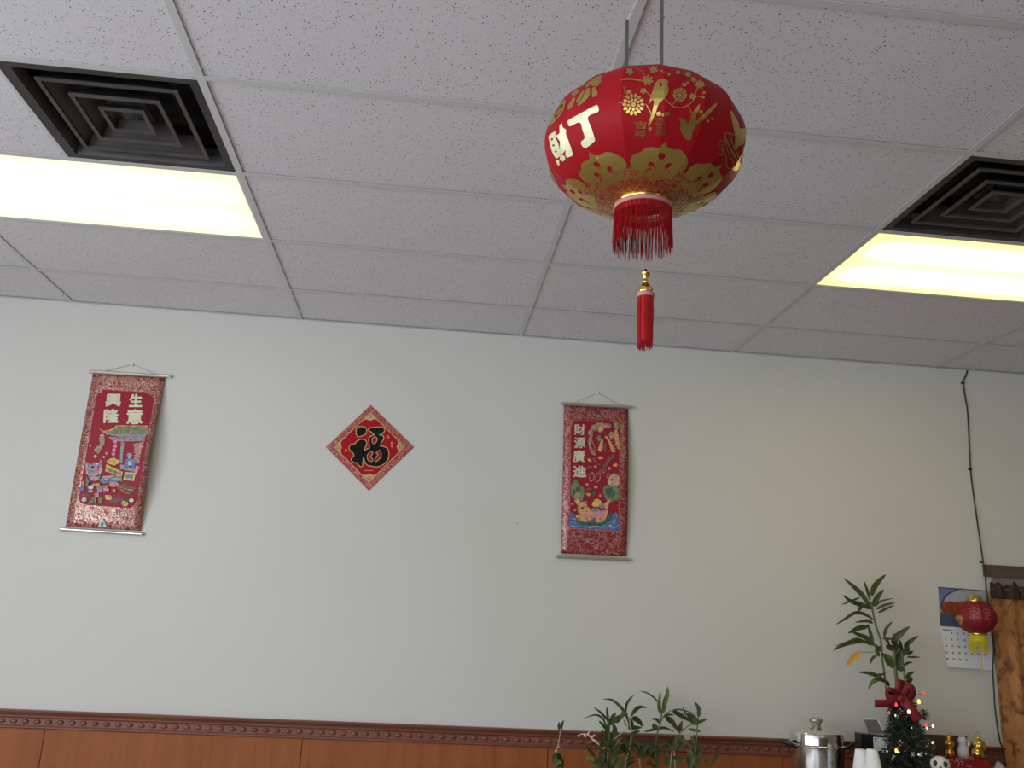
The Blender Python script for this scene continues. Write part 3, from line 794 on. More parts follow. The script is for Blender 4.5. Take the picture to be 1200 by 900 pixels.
# ------------------------------------------------------------------ wall scrolls
def scroll(label, tl, tr, br, bl, rod_t, rod_b, hook, bulge, border, rod_r):
    """tl.. cloth corners in pixels; bulge(u,v) metres off the wall"""
    base = 0.010
    def yat(u, v): return YW - base - bulge(u, v)
    t = empty('wall_scroll', W((bl[0] + br[0]) / 2, (bl[1] + br[1]) / 2))
    tag(t, label, 'wall scroll', 'wall scrolls')
    P = [W(*q, YW - base) for q in (tl, tr, br, bl)]
    def surf(u, v, lift=0.0):
        a = P[0] * (1 - u) + P[1] * u; b_ = P[3] * (1 - u) + P[2] * u
        q = a * (1 - v) + b_ * v
        q.y = yat(u, v) - lift
        return q
    nu, nv = 8, 28
    bm = bmesh.new()
    g = [[bm.verts.new(surf(i / nu, j / nv)) for i in range(nu + 1)] for j in range(nv + 1)]
    for j in range(nv):
        for i in range(nu): bm.faces.new((g[j][i], g[j][i + 1], g[j + 1][i + 1], g[j + 1][i]))
    ex = bmesh.ops.extrude_face_region(bm, geom=bm.faces[:])
    for v in [q for q in ex['geom'] if isinstance(q, bmesh.types.BMVert)]: v.co.y += 0.0012
    sheet = from_bm('cloth', bm, border, t, True)
    # inverse: pixel -> (u,v) on the flat quad, then the bulged sheet
    X_ = lambda q: (q.x, q.z)
    def uv(px, py):
        y = YW - base
        u = v = 0.5
        for _ in range(4):
            q = W(px, py, y)
            # solve the near-rectangular quad
            for _ in range(3):
                a = P[0] * (1 - u) + P[1] * u; b_ = P[3] * (1 - u) + P[2] * u
                v = (a.z - q.z) / (a.z - b_.z)
                l_ = P[0] * (1 - v) + P[3] * v; r2 = P[1] * (1 - v) + P[2] * v
                u = (q.x - l_.x) / (r2.x - l_.x)
            y = yat(min(max(u, 0), 1), min(max(v, 0), 1))
        return u, v
    def mp(px, py, lift):
        u, v = uv(px, py)
        return surf(u, v, lift)
    for (a, b_), nm in ((rod_t, 'rod'), (rod_b, 'rod')):
        A, B = W(*a, YW - rod_r - 0.003), W(*b_, YW - rod_r - 0.003)
        bm = bmesh.new(); tube(bm, [A, B], rod_r, 12)
        rod = from_bm('rod', bm, M['scroll_rod'], t, False)
        for E_, s in ((A, -1), (B, 1)):
            dr = (B - A).normalized() * s
            bm = bmesh.new(); tube(bm, [E_ - dr * 0.002, E_ + dr * 0.004, E_ + dr * 0.010], lambda k: (rod_r * 1.12, rod_r * 1.12, rod_r * 0.6)[min(2, int(k * 2 + .01))], 10); from_bm('end_cap', bm, M['chrome'], rod)
    A, B = W(*rod_t[0], YW - rod_r - 0.003), W(*rod_t[1], YW - rod_r - 0.003); H = W(*hook, YW - 0.006)
    bm = bmesh.new(); tube(bm, [A.lerp(B, 0.12), H, A.lerp(B, 0.88)], 0.0014, 4); from_bm('hanging_cord', bm, M['scroll_cord'], t)
    bm = bmesh.new(); lathe(bm, [(0, 0.011), (0.006, 0.009), (0.009, 0.0), (0.006, -0.009), (0, -0.011)], W(*hook, YW - 0.0045), 10)
    for v in bm.verts: v.co.y = YW - 0.0045 + (v.co.y - (YW - 0.0045)) * 0.5
    from_bm('hook', bm, M['paper'], t, True)
    return t, sheet, mp, surf

C = {k: mat('print_' + k, c, 0.6, spec=0.3, noise=None if k in ('cream', 'dark') else (75, 2, tuple(0.45 * q_ + 0.02 for q_ in c), 0.47, 0.66)) for k, c in dict(cream=(0.74, 0.71, 0.52), green=(0.19, 0.27, 0.13), roof=(0.23, 0.30, 0.15), orange=(0.78, 0.40, 0.14), pinkish=(0.74, 0.30, 0.36), blue=(0.12, 0.26, 0.50), grey=(0.34, 0.33, 0.34),
     lilac=(0.40, 0.34, 0.44), teal=(0.14, 0.36, 0.40), tan=(0.44, 0.33, 0.22), sea=(0.11, 0.19, 0.40), white=(0.74, 0.72, 0.70), yellow=(0.78, 0.52, 0.16), dark=(0.05, 0.03, 0.03), dgreen=(0.05, 0.14, 0.08), brown=(0.25, 0.10, 0.09), skin=(0.72, 0.42, 0.32)).items()}
# --- scroll with the four-character square
b1 = lambda u, v: 0.052 * (max(0, u) ** 1.3) * math.sin(PI * min(1, max(0, v)) ** 1.15) ** 1.2 + 0.006 * math.sin(PI * min(1, max(0, v)))
s1, sh1, mp1, sf1 = scroll('red hanging scroll printed with four large cream characters above a roofed market scene',
    (109, 437.5), (193, 443), (164.5, 622), (77, 617), ((106, 435.5), (199, 441.3)), ((71, 620), (166, 626)), (155, 427), b1, M['swirl1'], 0.0085)
Z1 = lambda pts: zm(pts, 95, 425, 9.0)
Z2 = lambda pts: zm(pts, 65, 520, 7.826)
panel = Z1([(160, 360), (185, 325), (215, 310), (235, 285), (715, 318), (735, 345), (765, 370), (768, 400)]) + Z2([(765, 420), (745, 520), (715, 575), (670, 590), (280, 560), (230, 540), (212, 500), (225, 430)])
print_on('panel_print', [[panel]], mp1, M['scroll_red'], sh1, 12, 0.0010)
for ch, q in (('生', (505, 330, 645, 470)), ('意', (475, 490, 650, 650)), ('興', (255, 325, 420, 465)), ('隆', (235, 488, 398, 638))):
    x0, y0, x1, y1 = q
    glyph_on('character', ch, Z1([(x0 + 8, y0), (x1 + 8, y0), (x1, y1), (x0, y1)]), mp1, C['cream'], sh1, 0.04, None, 0.0020)
def art(nm, mp, sheet, lst):   # list of (colour, [outlines]) from back to front
    for i, (c_, shapes) in enumerate(lst):
        for s in shapes: print_on(nm, [[s]], mp, C[c_], sheet, 10, 0.0020 + 0.00035 * i)
art('picture_print', mp1, sh1, [
    ('tan', [Z1([(290, 785), (680, 785), (670, 830), (340, 830)])]),
    ('grey', [Z1([(300, 790), (680, 782), (672, 815), (330, 825)]), Z1([(425, 830), (455, 830), (445, 905), (415, 905)]), Z2([(600, -10), (632, -10), (618, 170), (590, 175)])]),
    ('orange', [Z1([(190, 690), (240, 720), (300, 710), (380, 662), (712, 665), (700, 760), (300, 762), (230, 735)])]),
    ('roof', [Z1([(250, 728), (310, 722), (392, 672), (708, 676), (694, 755), (330, 758)])]),
    ('lilac', [Z1([(200, 700), (240, 740), (330, 762), (690, 755), (682, 782), (400, 780), (280, 762), (225, 735)])]),
    ('pinkish', [ell(95 + 225 / 9, 425 + 775 / 9, 2.8, 2.2), ell(95 + 362 / 9, 425 + 835 / 9, 2.2), ell(95 + 360 / 9, 425 + 885 / 9, 2.6, 2.0), ell(65 + 550 / 7.83, 520 + 20 / 7.83, 2.3), ell(65 + 540 / 7.83, 520 + 60 / 7.83, 2.3), ell(65 + 535 / 7.83, 520 + 97 / 7.83, 2.3), ell(95 + 650 / 9, 425 + 845 / 9, 1.6), ell(95 + 645 / 9, 425 + 885 / 9, 1.8), Z2([(770, -10), (800, -10), (770, 180), (745, 170)]), ell(65 + 470 / 7.83, 520 + 90 / 7.83, 1.4), ell(65 + 322 / 7.83, 520 + 20 / 7.83, 1.4), Z2([(735, 200), (775, 215), (745, 290), (725, 270)])]),
    ('tan', [Z1([(190, 800), (220, 780), (255, 800), (250, 860), (225, 895), (190, 890), (205, 850)]), Z2([(355, 50), (400, 15), (440, 5), (420, 60), (395, 95), (370, 80)]), Z2([(720, 0), (775, -5), (760, 180), (715, 190), (735, 100)])]),
    ('brown', [Z2([(500, 520), (560, 480), (640, 505), (650, 545), (560, 550), (500, 545)]), Z2([(560, 400), (640, 360), (750, 410), (690, 470), (580, 420)]), Z2([(240, 470), (300, 455), (330, 490), (270, 510)])]),
    ('yellow', [Z2([(470, 190), (620, 260), (610, 300), (460, 255)]), Z2([(640, 260), (740, 265), (725, 345), (625, 330)]), Z2([(470, 160), (500, 140), (540, 130), (580, 150), (590, 175), (545, 200), (490, 185)]), ell(65 + 490 / 7.83, 520 + 495 / 7.83, 4.2, 3.0), ell(65 + 640 / 7.83, 520 + 550 / 7.83, 4.0, 3.4), ell(65 + 368 / 7.83, 520 + 118 / 7.83, 1.9), ell(65 + 325 / 7.83, 520 + 435 / 7.83, 2.8, 2.0)]),
    ('green', [Z2([(480, 222), (608, 268), (600, 290), (475, 248)]), Z2([(340, 490), (370, 490), (355, 545), (300, 555)]), Z2([(400, 490), (440, 500), (425, 555), (390, 540)]), Z2([(290, 300), (320, 340), (300, 400), (280, 390)])]),
    ('teal', [Z2([(410, 340), (430, 315), (610, 305), (620, 345), (520, 350), (440, 365)]), Z2([(300, 290), (400, 300), (420, 260), (410, 330), (320, 330)])]),
    ('grey', [sm(Z2([(275, 200), (285, 168), (330, 190), (370, 170), (400, 180), (420, 142), (430, 200), (440, 240), (410, 280), (340, 300), (290, 280)]), 2), Z2([(600, 190), (735, 235), (725, 260), (595, 235)])]),
    ('pinkish', [ell(65 + 395 / 7.83, 520 + 240 / 7.83, 5.2, 3.4), ell(65 + 360 / 7.83, 520 + 320 / 7.83, 4.4, 3.0), Z2([(500, 350), (560, 345), (590, 380), (540, 400), (490, 390)]), Z2([(360, 455), (400, 450), (405, 490), (365, 490)]), Z2([(430, 300), (600, 285), (612, 300), (430, 318)]), Z2([(240, 350), (265, 340), (270, 380), (250, 390)]), Z2([(440, 390), (470, 380), (480, 430), (440, 440)])]),
    ('blue', [sm(Z2([(640, 165), (665, 140), (720, 140), (735, 180), (720, 230), (690, 200), (660, 225), (632, 205)]), 2), Z2([(650, 285), (718, 288), (708, 318), (640, 315)]), Z2([(235, 390), (260, 380), (270, 430), (232, 435)]), Z2([(300, 395), (340, 385), (335, 430), (310, 440)])]),
    ('lilac', [ell(65 + 345 / 7.83, 520 + 215 / 7.83, 3.6, 3.0), ell(65 + 685 / 7.83, 520 + 105 / 7.83, 3.2, 2.6), ell(65 + 410 / 7.83, 520 + 415 / 7.83, 3.4, 4.6), ell(65 + 310 / 7.83, 520 + 190 / 7.83, 2.0)]),
    ('white', [ell(65 + 268 / 7.83, 520 + 515 / 7.83, 3.2, 2.4), ell(65 + 700 / 7.83, 520 + 522 / 7.83, 3.0, 2.2), ell(65 + 450 / 7.83, 520 + 125 / 7.83, 1.2), ell(65 + 330 / 7.83, 520 + 400 / 7.83, 3.0, 2.4), ell(65 + 683 / 7.83, 520 + 180 / 7.83, 1.8, 2.6), Z2([(400, 760), (412, 720), (438, 680), (455, 720), (480, 770), (440, 765)])]),
    ('dark', [ell(65 + 345 / 7.83, 520 + 218 / 7.83, 1.6, 1.6), ell(65 + 400 / 7.83, 520 + 212 / 7.83, 0.9)]),
    ('yellow', [Z2([(362, 365), (412, 365), (405, 390), (365, 390)])]),
    ('teal', [ell(65 + 433 / 7.83, 520 + 740 / 7.83, 1.6, 2.6)]),
    ('lilac', [stroke(Z1([(300 + 36 * k, 752), (318 + 36 * k, 690)]), 0.45) for k in range(1, 11)]),
    ('white', [stroke(Z2([(285, 268), (330, 285), (390, 285), (425, 262)]), 0.8), stroke(Z2([(290, 180), (300, 215), (330, 240)]), 0.6), ell(65 + 390 / 7.83, 520 + 185 / 7.83, 1.6, 1.2), stroke(Z2([(430, 345), (470, 325), (510, 340), (550, 322), (600, 335)]), 0.6), ell(65 + 470 / 7.83, 520 + 480 / 7.83, 1.3, 0.8), stroke(Z2([(615, 60), (608, 150)]), 0.5)]),
    ('orange', [ell(65 + 360 / 7.83, 520 + 378 / 7.83, 2.2, 1.4), stroke(Z2([(365, 500), (375, 530), (370, 550)]), 1.2), ell(65 + 545 / 7.83, 520 + 430 / 7.83, 2.2, 1.3), ell(65 + 485 / 7.83, 520 + 425 / 7.83, 1.6, 2.0), stroke(Z2([(590, 395), (660, 420), (720, 430)]), 1.0), stroke(Z2([(600, 420), (650, 450), (690, 460)]), 0.9)]),
    ('pinkish', [stroke(Z2([(720, 20 + 22 * k), (765, 18 + 22 * k)]), 0.7) for k in range(7)] + [ell(65 + 300 / 7.83, 520 + 260 / 7.83, 1.8, 1.2), ell(65 + 545 / 7.83, 520 + 362 / 7.83, 2.0, 1.6)]),
    ('blue', [ell(65 + 320 / 7.83, 520 + 340 / 7.83, 1.8, 1.4), ell(65 + 395 / 7.83, 520 + 395 / 7.83, 1.4, 1.8), stroke(Z2([(440, 350), (520, 338), (600, 345)]), 0.7)]),
    ('skin', [ell(65 + 405 / 7.83, 520 + 392 / 7.83, 1.6, 1.5), ell(65 + 683 / 7.83, 520 + 128 / 7.83, 1.7, 1.7), ell(65 + 480 / 7.83, 520 + 395 / 7.83, 1.4, 1.4)]),
    ('dgreen', [ell(65 + 655 / 7.83, 520 + 520 / 7.83, 3.0, 1.6), stroke(Z2([(300, 310), (315, 345), (305, 385)]), 0.9)]),
])
# --- scroll with the upright column of characters
b2 = lambda u, v: 0.012 * math.sin(PI * min(1, max(0, v))) + 0.012 * max(0, u) ** 2 * math.sin(PI * min(1, max(0, v)))
s2, sh2, mp2, sf2 = scroll('red hanging scroll with one upright row of characters, fish and dragon on blue water',
    (660.8, 474.5), (736, 479.5), (734.2, 652), (657, 648.5), ((659, 473), (740, 477.3)), ((653.5, 652.2), (737.5, 656)), (700, 460.5), b2, M['swirl2'], 0.0095)
Z3 = lambda pts: zm(pts, 648, 455, 8.182)
Z4 = lambda pts: zm(pts, 648, 555, 8.182)
frame_l = C['brown']
print_on('frame_print', [[Z3([(165, 300), (650, 335)]) + Z4([(635, 560), (155, 530)])]], mp2, mat('scroll_line', (0.45, 0.20, 0.16), 0.4, 0.3), sh2, 12, 0.0006)
print_on('panel_print', [[Z3([(195, 308), (550, 312), (575, 328), (640, 330)]) + Z4([(628, 548), (162, 520)]) + Z3([(172, 400)])]], mp2, M['scroll_red'], sh2, 12, 0.0012)
for ch, (x0, y0, x1, y1) in (('財', (200, 345, 310, 450)), ('源', (200, 470, 308, 575)), ('廣', (190, 590, 302, 710)), ('進', (190, 742, 320, 855))):
    glyph_on('character', ch, Z3([(x0 + 3, y0), (x1 + 3, y0), (x1, y1), (x0, y1)]), mp2, C['cream'], sh2, 0.03, None, 0.0020)
def e4(x, y, rx, ry=None, a=0.0): return ell(648 + x / 8.182, 555 + y / 8.182, rx, ry, 12, a)
def e3(x, y, rx, ry=None, a=0.0): return ell(648 + x / 8.182, 455 + y / 8.182, rx, ry, 12, a)
art('picture_print', mp2, sh2, [
    ('sea', [Z4([(155, 390), (180, 370), (215, 400), (300, 440), (500, 430), (560, 400), (600, 370), (622, 390), (632, 548), (165, 520)])]),
    ('blue', [e4(200, 470, 4.5, 1.5), e4(330, 500, 5, 1.6), e4(470, 500, 5, 1.4), e4(590, 460, 3.4, 2.6), e4(600, 400, 2.6, 2), e4(560, 520, 4, 1.4), e4(185, 400, 2.4, 1.6)]),
    ('dgreen', [sm(Z4([(205, 440), (240, 450), (320, 470), (400, 470), (470, 460), (520, 420), (545, 370), (568, 385), (560, 430), (520, 470), (450, 500), (330, 500), (240, 480)]), 2), e4(390, 190, 2, 3.4)]),
    ('green', [sm(Z4([(180, 100), (215, 55), (240, 85), (260, 115), (300, 150), (290, 235), (270, 265), (220, 240), (190, 240), (170, 180)]), 2), sm(Z4([(475, 150), (520, 110), (590, 120), (635, 150), (630, 250), (580, 260), (540, 285), (500, 230)]), 2)]),
    ('dgreen', [sm(Z4([(500, 150), (560, 140), (600, 180), (570, 230), (520, 220)]), 2), e4(240, 150, 2.4, 4, 0.6), e4(205, 190, 2, 5)]),
    ('tan', [sm(Z4([(200, 225), (215, 190), (250, 170), (265, 250), (245, 270)]), 2), e3(400, 380, 5, 3.6), e3(510, 360, 6, 3), e3(360, 430, 3, 4), e3(450, 350, 6, 2.4), e3(610, 360, 3, 5), e3(560, 450, 3, 4), sm(Z3([(340, 480), (380, 450), (365, 560), (410, 630), (380, 640), (345, 570)]), 2)]),
    ('orange', [sm(Z4([(235, 290), (290, 270), (330, 310), (380, 375), (400, 410), (360, 450), (300, 462), (240, 440), (215, 395), (255, 400), (250, 350)]), 2), sm(Z4([(440, 390), (500, 380), (530, 350), (500, 440), (450, 470), (400, 455)]), 2), Z4([(490, 290), (550, 240), (525, 340), (500, 350)]), e3(455, 395, 3.4, 4), sm(Z3([(430, 590), (470, 480), (480, 520), (465, 605)]), 2), sm(Z3([(495, 470), (520, 460), (575, 560), (600, 610), (560, 610), (530, 510)]), 2), sm(Z3([(590, 410), (615, 400), (632, 520), (640, 590), (605, 560), (590, 480)]), 2), e3(350, 690, 2.6, 1.8, 0.5), e3(455, 668, 3.2, 1.8), e3(598, 738, 3, 1.8), e4(338, 200, 2.8, 1.8, 0.5)]),
    ('yellow', [sm(Z4([(200, 260), (235, 240), (260, 300), (240, 380), (232, 300)]), 2), e4(430, 275, 4, 3), Z4([(370, 300), (395, 250), (430, 240), (455, 260), (440, 320), (390, 320)])]),
    ('pinkish', [sm(Z4([(290, 410), (330, 385), (370, 400), (340, 430), (300, 435)]), 2), sm(Z4([(380, 370), (450, 360), (520, 350), (500, 390), (420, 440), (400, 420)]), 2), e4(325, 105, 1.8, 1.8), e4(410, 130, 2.2, 1.6), e4(450, 215, 1.6, 2), e4(210, 350, 1.8), e4(185, 295, 1.6), e3(405, 755, 1.8), e3(540, 770, 1.8)]),
    ('skin', [sm(Z4([(520, 90), (540, 40), (575, 0), (625, 20), (638, 70), (620, 115), (560, 115)]), 2)]),
    ('grey', [e4(400, 350, 6, 2.4), e4(470, 310, 3, 3.4), e3(440, 480, 2.4, 3.4), e4(380, 510, 3, 1.2), e4(550, 500, 2.6, 1)]),
    ('brown', [e3(400, 690, 3.2, 1.8, 0.8), e3(350, 760, 3.4, 1.8), e3(440, 730, 2.2, 1.2), e3(495, 570, 1.8, 5), sm(Z3([(470, 760), (540, 650), (550, 690), (510, 760), (480, 800)]), 2), e3(570, 660, 2, 4, 0.5), e4(340, 150, 3, 1.6, -0.4)]),
    ('dark', [e4(278, 333, 1.5)]),
    ('pinkish', [stroke(Z4([(260 + 26 * k, 350 + 14 * k), (285 + 26 * k, 375 + 12 * k), (275 + 26 * k, 400 + 10 * k)]), 0.45) for k in range(4)] + [stroke(Z4([(450 + 20 * k, 400), (462 + 20 * k, 425), (450 + 20 * k, 445)]), 0.45) for k in range(3)]),
    ('tan', [stroke(Z3([(535 + 8 * k, 500 + 22 * k), (570 + 8 * k, 490 + 22 * k)]), 0.6) for k in range(5)] + [stroke(Z3([(598 + 5 * k, 440 + 28 * k), (630 + 2 * k, 432 + 28 * k)]), 0.6) for k in range(5)] + [stroke(Z4([(190, 120), (215, 160), (225, 230)]), 0.6), stroke(Z4([(250, 120), (240, 180), (250, 240)]), 0.6), stroke(Z4([(600, 150), (560, 190), (550, 260)]), 0.6), stroke(Z3([(355, 470), (395, 560), (400, 620)]), 0.7)]),
    ('white', [stroke(Z4([(170, 500), (230, 510), (300, 512)]), 0.5), stroke(Z4([(340, 520), (420, 505), (480, 520)]), 0.6), stroke(Z4([(540, 495), (580, 515), (620, 505)]), 0.6), stroke(Z4([(180, 440), (200, 430), (215, 445)]), 0.5), stroke(Z4([(275, 275), (310, 270), (330, 275)]), 0.5)]),
    ('dark', [stroke(Z4([(360, 345), (400, 335), (440, 350)]), 0.5), stroke(Z4([(560, 50), (600, 60), (620, 50)]), 0.4)]),
])
print_on('coin_print', [[ell(648 + x / 8.182, 455 + y / 8.182, 3.1, 5.6, 14, 0.15), ell(648 + x / 8.182, 455 + y / 8.182, 2.3, 4.6, 14, 0.15), ] for x, y in ((370, 850), (430, 855))] +
         [[ell(648 + x / 8.182, 455 + y / 8.182, 2.2, 2.9, 12, 0.3), ell(648 + x / 8.182, 455 + y / 8.182, 1.6, 2.2, 12, 0.3)] for x, y in ((490, 790), (465, 800), (530, 840))], mp2, C['tan'], sh2, None, 0.0024)

# ------------------------------------------------------------------ red diamond poster
F7 = lambda pts: zm(pts, 370, 460, 6.923)
fu = None
yp = YW - 0.0006
def mpf(px, py, lift): return W(px, py, yp - lift)
bm = bmesh.new()
cor = F7([(448, 100), (798, 443), (432, 798), (82, 443)])
cor = [W(*q, yp) for q in cor]
v1 = [bm.verts.new(q) for q in cor]; v2 = [bm.verts.new(q - Vector((0, 0.0012, 0))) for q in cor]
bm.faces.new(v1); bm.faces.new(v2[::-1])
for i in range(4): bm.faces.new((v1[i], v2[i], v2[(i + 1) % 4], v1[(i + 1) % 4]))
fu = from_bm('diamond_poster', bm, M['swirl3'])
tag(fu, 'red diamond-shaped paper poster with one bold black character edged in gold', 'poster')
yp = YW - 0.0020
inner = [(443, 160), (724, 440), (432, 732), (149, 445)]
print_on('gold_line_print', [[F7(inner)]], mpf, M['gold_paper'], fu, None, 0.0002)
print_on('panel_print', [[F7([(443, 168), (716, 440), (432, 722), (157, 445)])]], mpf, M['fu_red'], fu, None, 0.0006)
tri = [[(443, 170), (498, 218), (470, 218), (443, 228), (415, 218), (388, 222)], [(714, 440), (666, 490), (668, 465), (655, 440), (668, 415), (664, 390)], [(432, 720), (380, 666), (410, 668), (432, 655), (455, 668), (488, 666)], [(159, 445), (206, 396), (204, 425), (212, 445), (204, 465), (206, 496)]]
for q in tri: print_on('corner_print', [[F7(q)]], mpf, M['gold_paper'], fu, None, 0.0010)
for x, y in ((443, 195), (690, 440), (432, 694), (181, 445)): print_on('corner_ring_print', [[ell(370 + x / 6.923, 460 + y / 6.923, 1.9), ell(370 + x / 6.923, 460 + y / 6.923, 1.3)]], mpf, M['fu_red'], fu, None, 0.0014)
parts = [[[(335, 290), (368, 278), (400, 284), (412, 308), (402, 338), (376, 349), (345, 358), (330, 330)]],
         [[(430, 292), (470, 285), (520, 282), (550, 290), (556, 310), (536, 334), (500, 341), (472, 338), (455, 322), (434, 308)]],
         [[(440, 362), (482, 345), (540, 350), (550, 375), (531, 405), (520, 430), (470, 444), (442, 450), (437, 420), (433, 390)], [(462, 372), (486, 362), (497, 380), (484, 406), (467, 412), (460, 395)]],
         [[(320, 418), (332, 398), (372, 380), (408, 394), (411, 425), (396, 450), (386, 500), (382, 545), (375, 600), (350, 590), (335, 570), (305, 565), (290, 540), (312, 512), (300, 486), (280, 470), (272, 445), (290, 420)]],
         [[(395, 475), (440, 450), (520, 435), (575, 450), (592, 490), (585, 540), (550, 580), (500, 602), (450, 595), (415, 585), (395, 545), (388, 510)],
          [(425, 500), (455, 482), (460, 496), (442, 520), (460, 540), (455, 556), (430, 550), (420, 525)], [(500, 482), (520, 472), (530, 500), (515, 535), (490, 557), (481, 545), (500, 515), (508, 497), (492, 492)]]]
print_on('character_edge_print', [[grow(sm(F7(l[0]), 3), 0.75)] + [grow(sm(F7(h), 3), -0.05) for h in l[1:]] for l in parts], mpf, M['gold_paper'], fu, None, 0.0010)
print_on('character_print', [[grow(sm(F7(l[0]), 3), -0.25)] + [grow(sm(F7(h), 3), 0.75) for h in l[1:]] for l in parts], mpf, M['ink'], fu, None, 0.0015)
seal = mat('seal_print', (0.62, 0.28, 0.14), 0.5)
tag(print_on('seal_print', [[F7([(574, 350), (596, 350), (596, 372), (574, 372)]), F7([(580, 356), (590, 356), (590, 366), (580, 366)])], [F7([(610, 400), (626, 400), (626, 420), (610, 420)])], [F7([(610, 425), (626, 425), (626, 444), (610, 444)])], [ell(370 + 245 / 6.923, 460 + 470 / 6.923, 1.3, 2.1)]] +
         [[F7([(395 + 12 * k, 629), (403 + 12 * k, 629), (403 + 12 * k, 637), (395 + 12 * k, 637)])] for k in range(6)], mpf, seal, fu, None, 0.0010), kind='stuff')


bm = bmesh.new(); c = W(606, 613.5, YW - 0.001); tube(bm, [c, c + Vector((0, 0.0012, 0))], 0.0045, 8)
tag(from_bm('wall_nail', bm, mat('nail_grey', (0.35, 0.34, 0.32), 0.5)), 'tiny grey nail head alone in the white wall between poster and scroll', 'nail')
# ------------------------------------------------------------------ curtained doorway
bm = bmesh.new()
box(bm, DX0 - 0.045, DX1 + 0.06, YW - 0.022, YW + 0.002, W(1156, 676).z, W(1156, 662).z)
struct('trim_3', bm, M['brown_trim'])
ZH = W(1156, 676).z
bm = bmesh.new(); box(bm, DX0, DX1, YW - 0.006, YW + T, ZH - 0.075, ZH); struct('trim_4', bm, M['grey_board'])
bm = bmesh.new(); box(bm, DX1, DX1 + 0.06, YW - 0.02, YW + 0.002, 0, ZH); struct('trim_5', bm, M['brown_trim'])
cur = empty('door_curtain', ((DX0 + DX1) / 2, YW - 0.02, 0.04))
tag(cur, 'orange brown patterned curtain with a dark ruffled top filling the doorway', 'curtain')
def curtain_mat():
    mt = mat('curtain_print', (0.36, 0.15, 0.05), 0.75)
    nt = mt.node_tree; b = nt.nodes['Principled BSDF']; L = nt.links
    g = nt.nodes.new('ShaderNodeNewGeometry')
    mp = nt.nodes.new('ShaderNodeMapping'); mp.inputs['Scale'].default_value = (13, 13, 9)
    n = nt.nodes.new('ShaderNodeTexNoise'); n.inputs['Scale'].default_value = 1.6; n.inputs['Detail'].default_value = 5; n.inputs['Distortion'].default_value = 0.8
    cr = nt.nodes.new('ShaderNodeValToRGB')
    e = cr.color_ramp.elements
    e[0].position = 0.36; e[0].color = (0.20, 0.075, 0.026, 1); e[1].position = 0.50; e[1].color = (0.44, 0.19, 0.062, 1)
    k = e.new(0.68); k.color = (0.50, 0.225, 0.08, 1)
    L.new(g.outputs['Position'], mp.inputs[0]); L.new(mp.outputs[0], n.inputs['Vector']); L.new(n.outputs[0], cr.inputs[0]); L.new(cr.outputs[0], b.inputs['Base Color'])
    return mt
zc1 = W(1165, 700).z
def sheet(bm, xa, xb, za, zb, yc, amp, waves, nx, nz, top=None, taper=0.0, th=0.003):
    g = []
    for j in range(nz + 1):
        v = j / nz; row = []
        for i in range(nx + 1):
            u = i / nx
            z = za + (zb - za) * v
            if top and j == nz: z += top(u)
            x = xa + (xb - xa) * u + taper * (1 - v) * (1 - u)
            y = yc + amp * (0.6 + 0.4 * (1 - v)) * math.sin(waves * 2 * PI * u + 0.5 * math.sin(3 * v)) + 0.35 * amp * math.sin(waves * 4.6 * PI * u + 1.0)
            row.append(bm.verts.new((x, y, z)))
        g.append(row)
    for j in range(nz):
        for i in range(nx): bm.faces.new((g[j][i], g[j][i + 1], g[j + 1][i + 1], g[j + 1][i]))
    ex = bmesh.ops.extrude_face_region(bm, geom=bm.faces[:])
    for v in [q for q in ex['geom'] if isinstance(q, bmesh.types.BMVert)]: v.co.y += th
bm = bmesh.new(); sheet(bm, W(1158.5, 705).x + 0.0, DX1 - 0.01, 0.05, zc1 + 0.03, YW - 0.018, 0.011, 6, 90, 16, None, 0.012)
from_bm('curtain_cloth', bm, curtain_mat(), cur, True)
bm = bmesh.new(); sheet(bm, W(1155.5, 690).x + 0.004, DX1 - 0.005, zc1 - 0.006, W(1156, 683).z - 0.008, YW - 0.036, 0.007, 13, 140, 8, lambda u: 0.012 * math.sin(u * 61) + 0.009 * math.sin(u * 143 + 1))
from_bm('ruffle', bm, M['valance'], cur, True)
bm = bmesh.new(); tube(bm, [(DX0 - 0.02, YW - 0.028, zc1 + 0.045), (DX1 + 0.01, YW - 0.028, zc1 + 0.045)], 0.006, 8); from_bm('curtain_rod', bm, M['steel_dark'], cur)

# ------------------------------------------------------------------ black cord stapled to the wall
path = [(1134, 431.5), (1132, 440), (1128.6, 447.5), (1130.5, 462), (1134, 485), (1136, 524), (1137.6, 554), (1143, 596), (1150.5, 647), (1154.5, 676), (1156.0, 692), (1160, 720), (1162.5, 741), (1164.6, 760), (1163.3, 781), (1164.7, 807), (1166.2, 831), (1170.7, 863), (1175, 879), (1180, 905)]
def cy_(py): return YW - (0.006 if py < 655 else 0.030 if py < 690 else 0.040)
pts = spline([W(a, b_, YW - 0.0055 if b_ < 640 else YW - (0.030 if b_ < 690 else 0.046)) for a, b_ in path], 5)
cord = empty('electric_cable', pts[-1])
tag(cord, 'thin black cable stapled down the white wall from ceiling to doorway', 'cable')
bm = bmesh.new(); tube(bm, pts, 0.0042, 7); from_bm('cable', bm, M['cord'], cord, True)
for a, b_ in ((1127, 449), (1135.5, 550), (1149, 658.5)):
    c = W(a, b_)
    bm = bmesh.new(); box(bm, c.x - 0.008, c.x + 0.012, YW - 0.012, YW - 0.0002, c.z - 0.006, c.z + 0.006); bmesh.ops.bevel(bm, geom=bm.edges[:], offset=0.002, segments=1, affect='EDGES'); from_bm('clip', bm, M['cord'], cord)

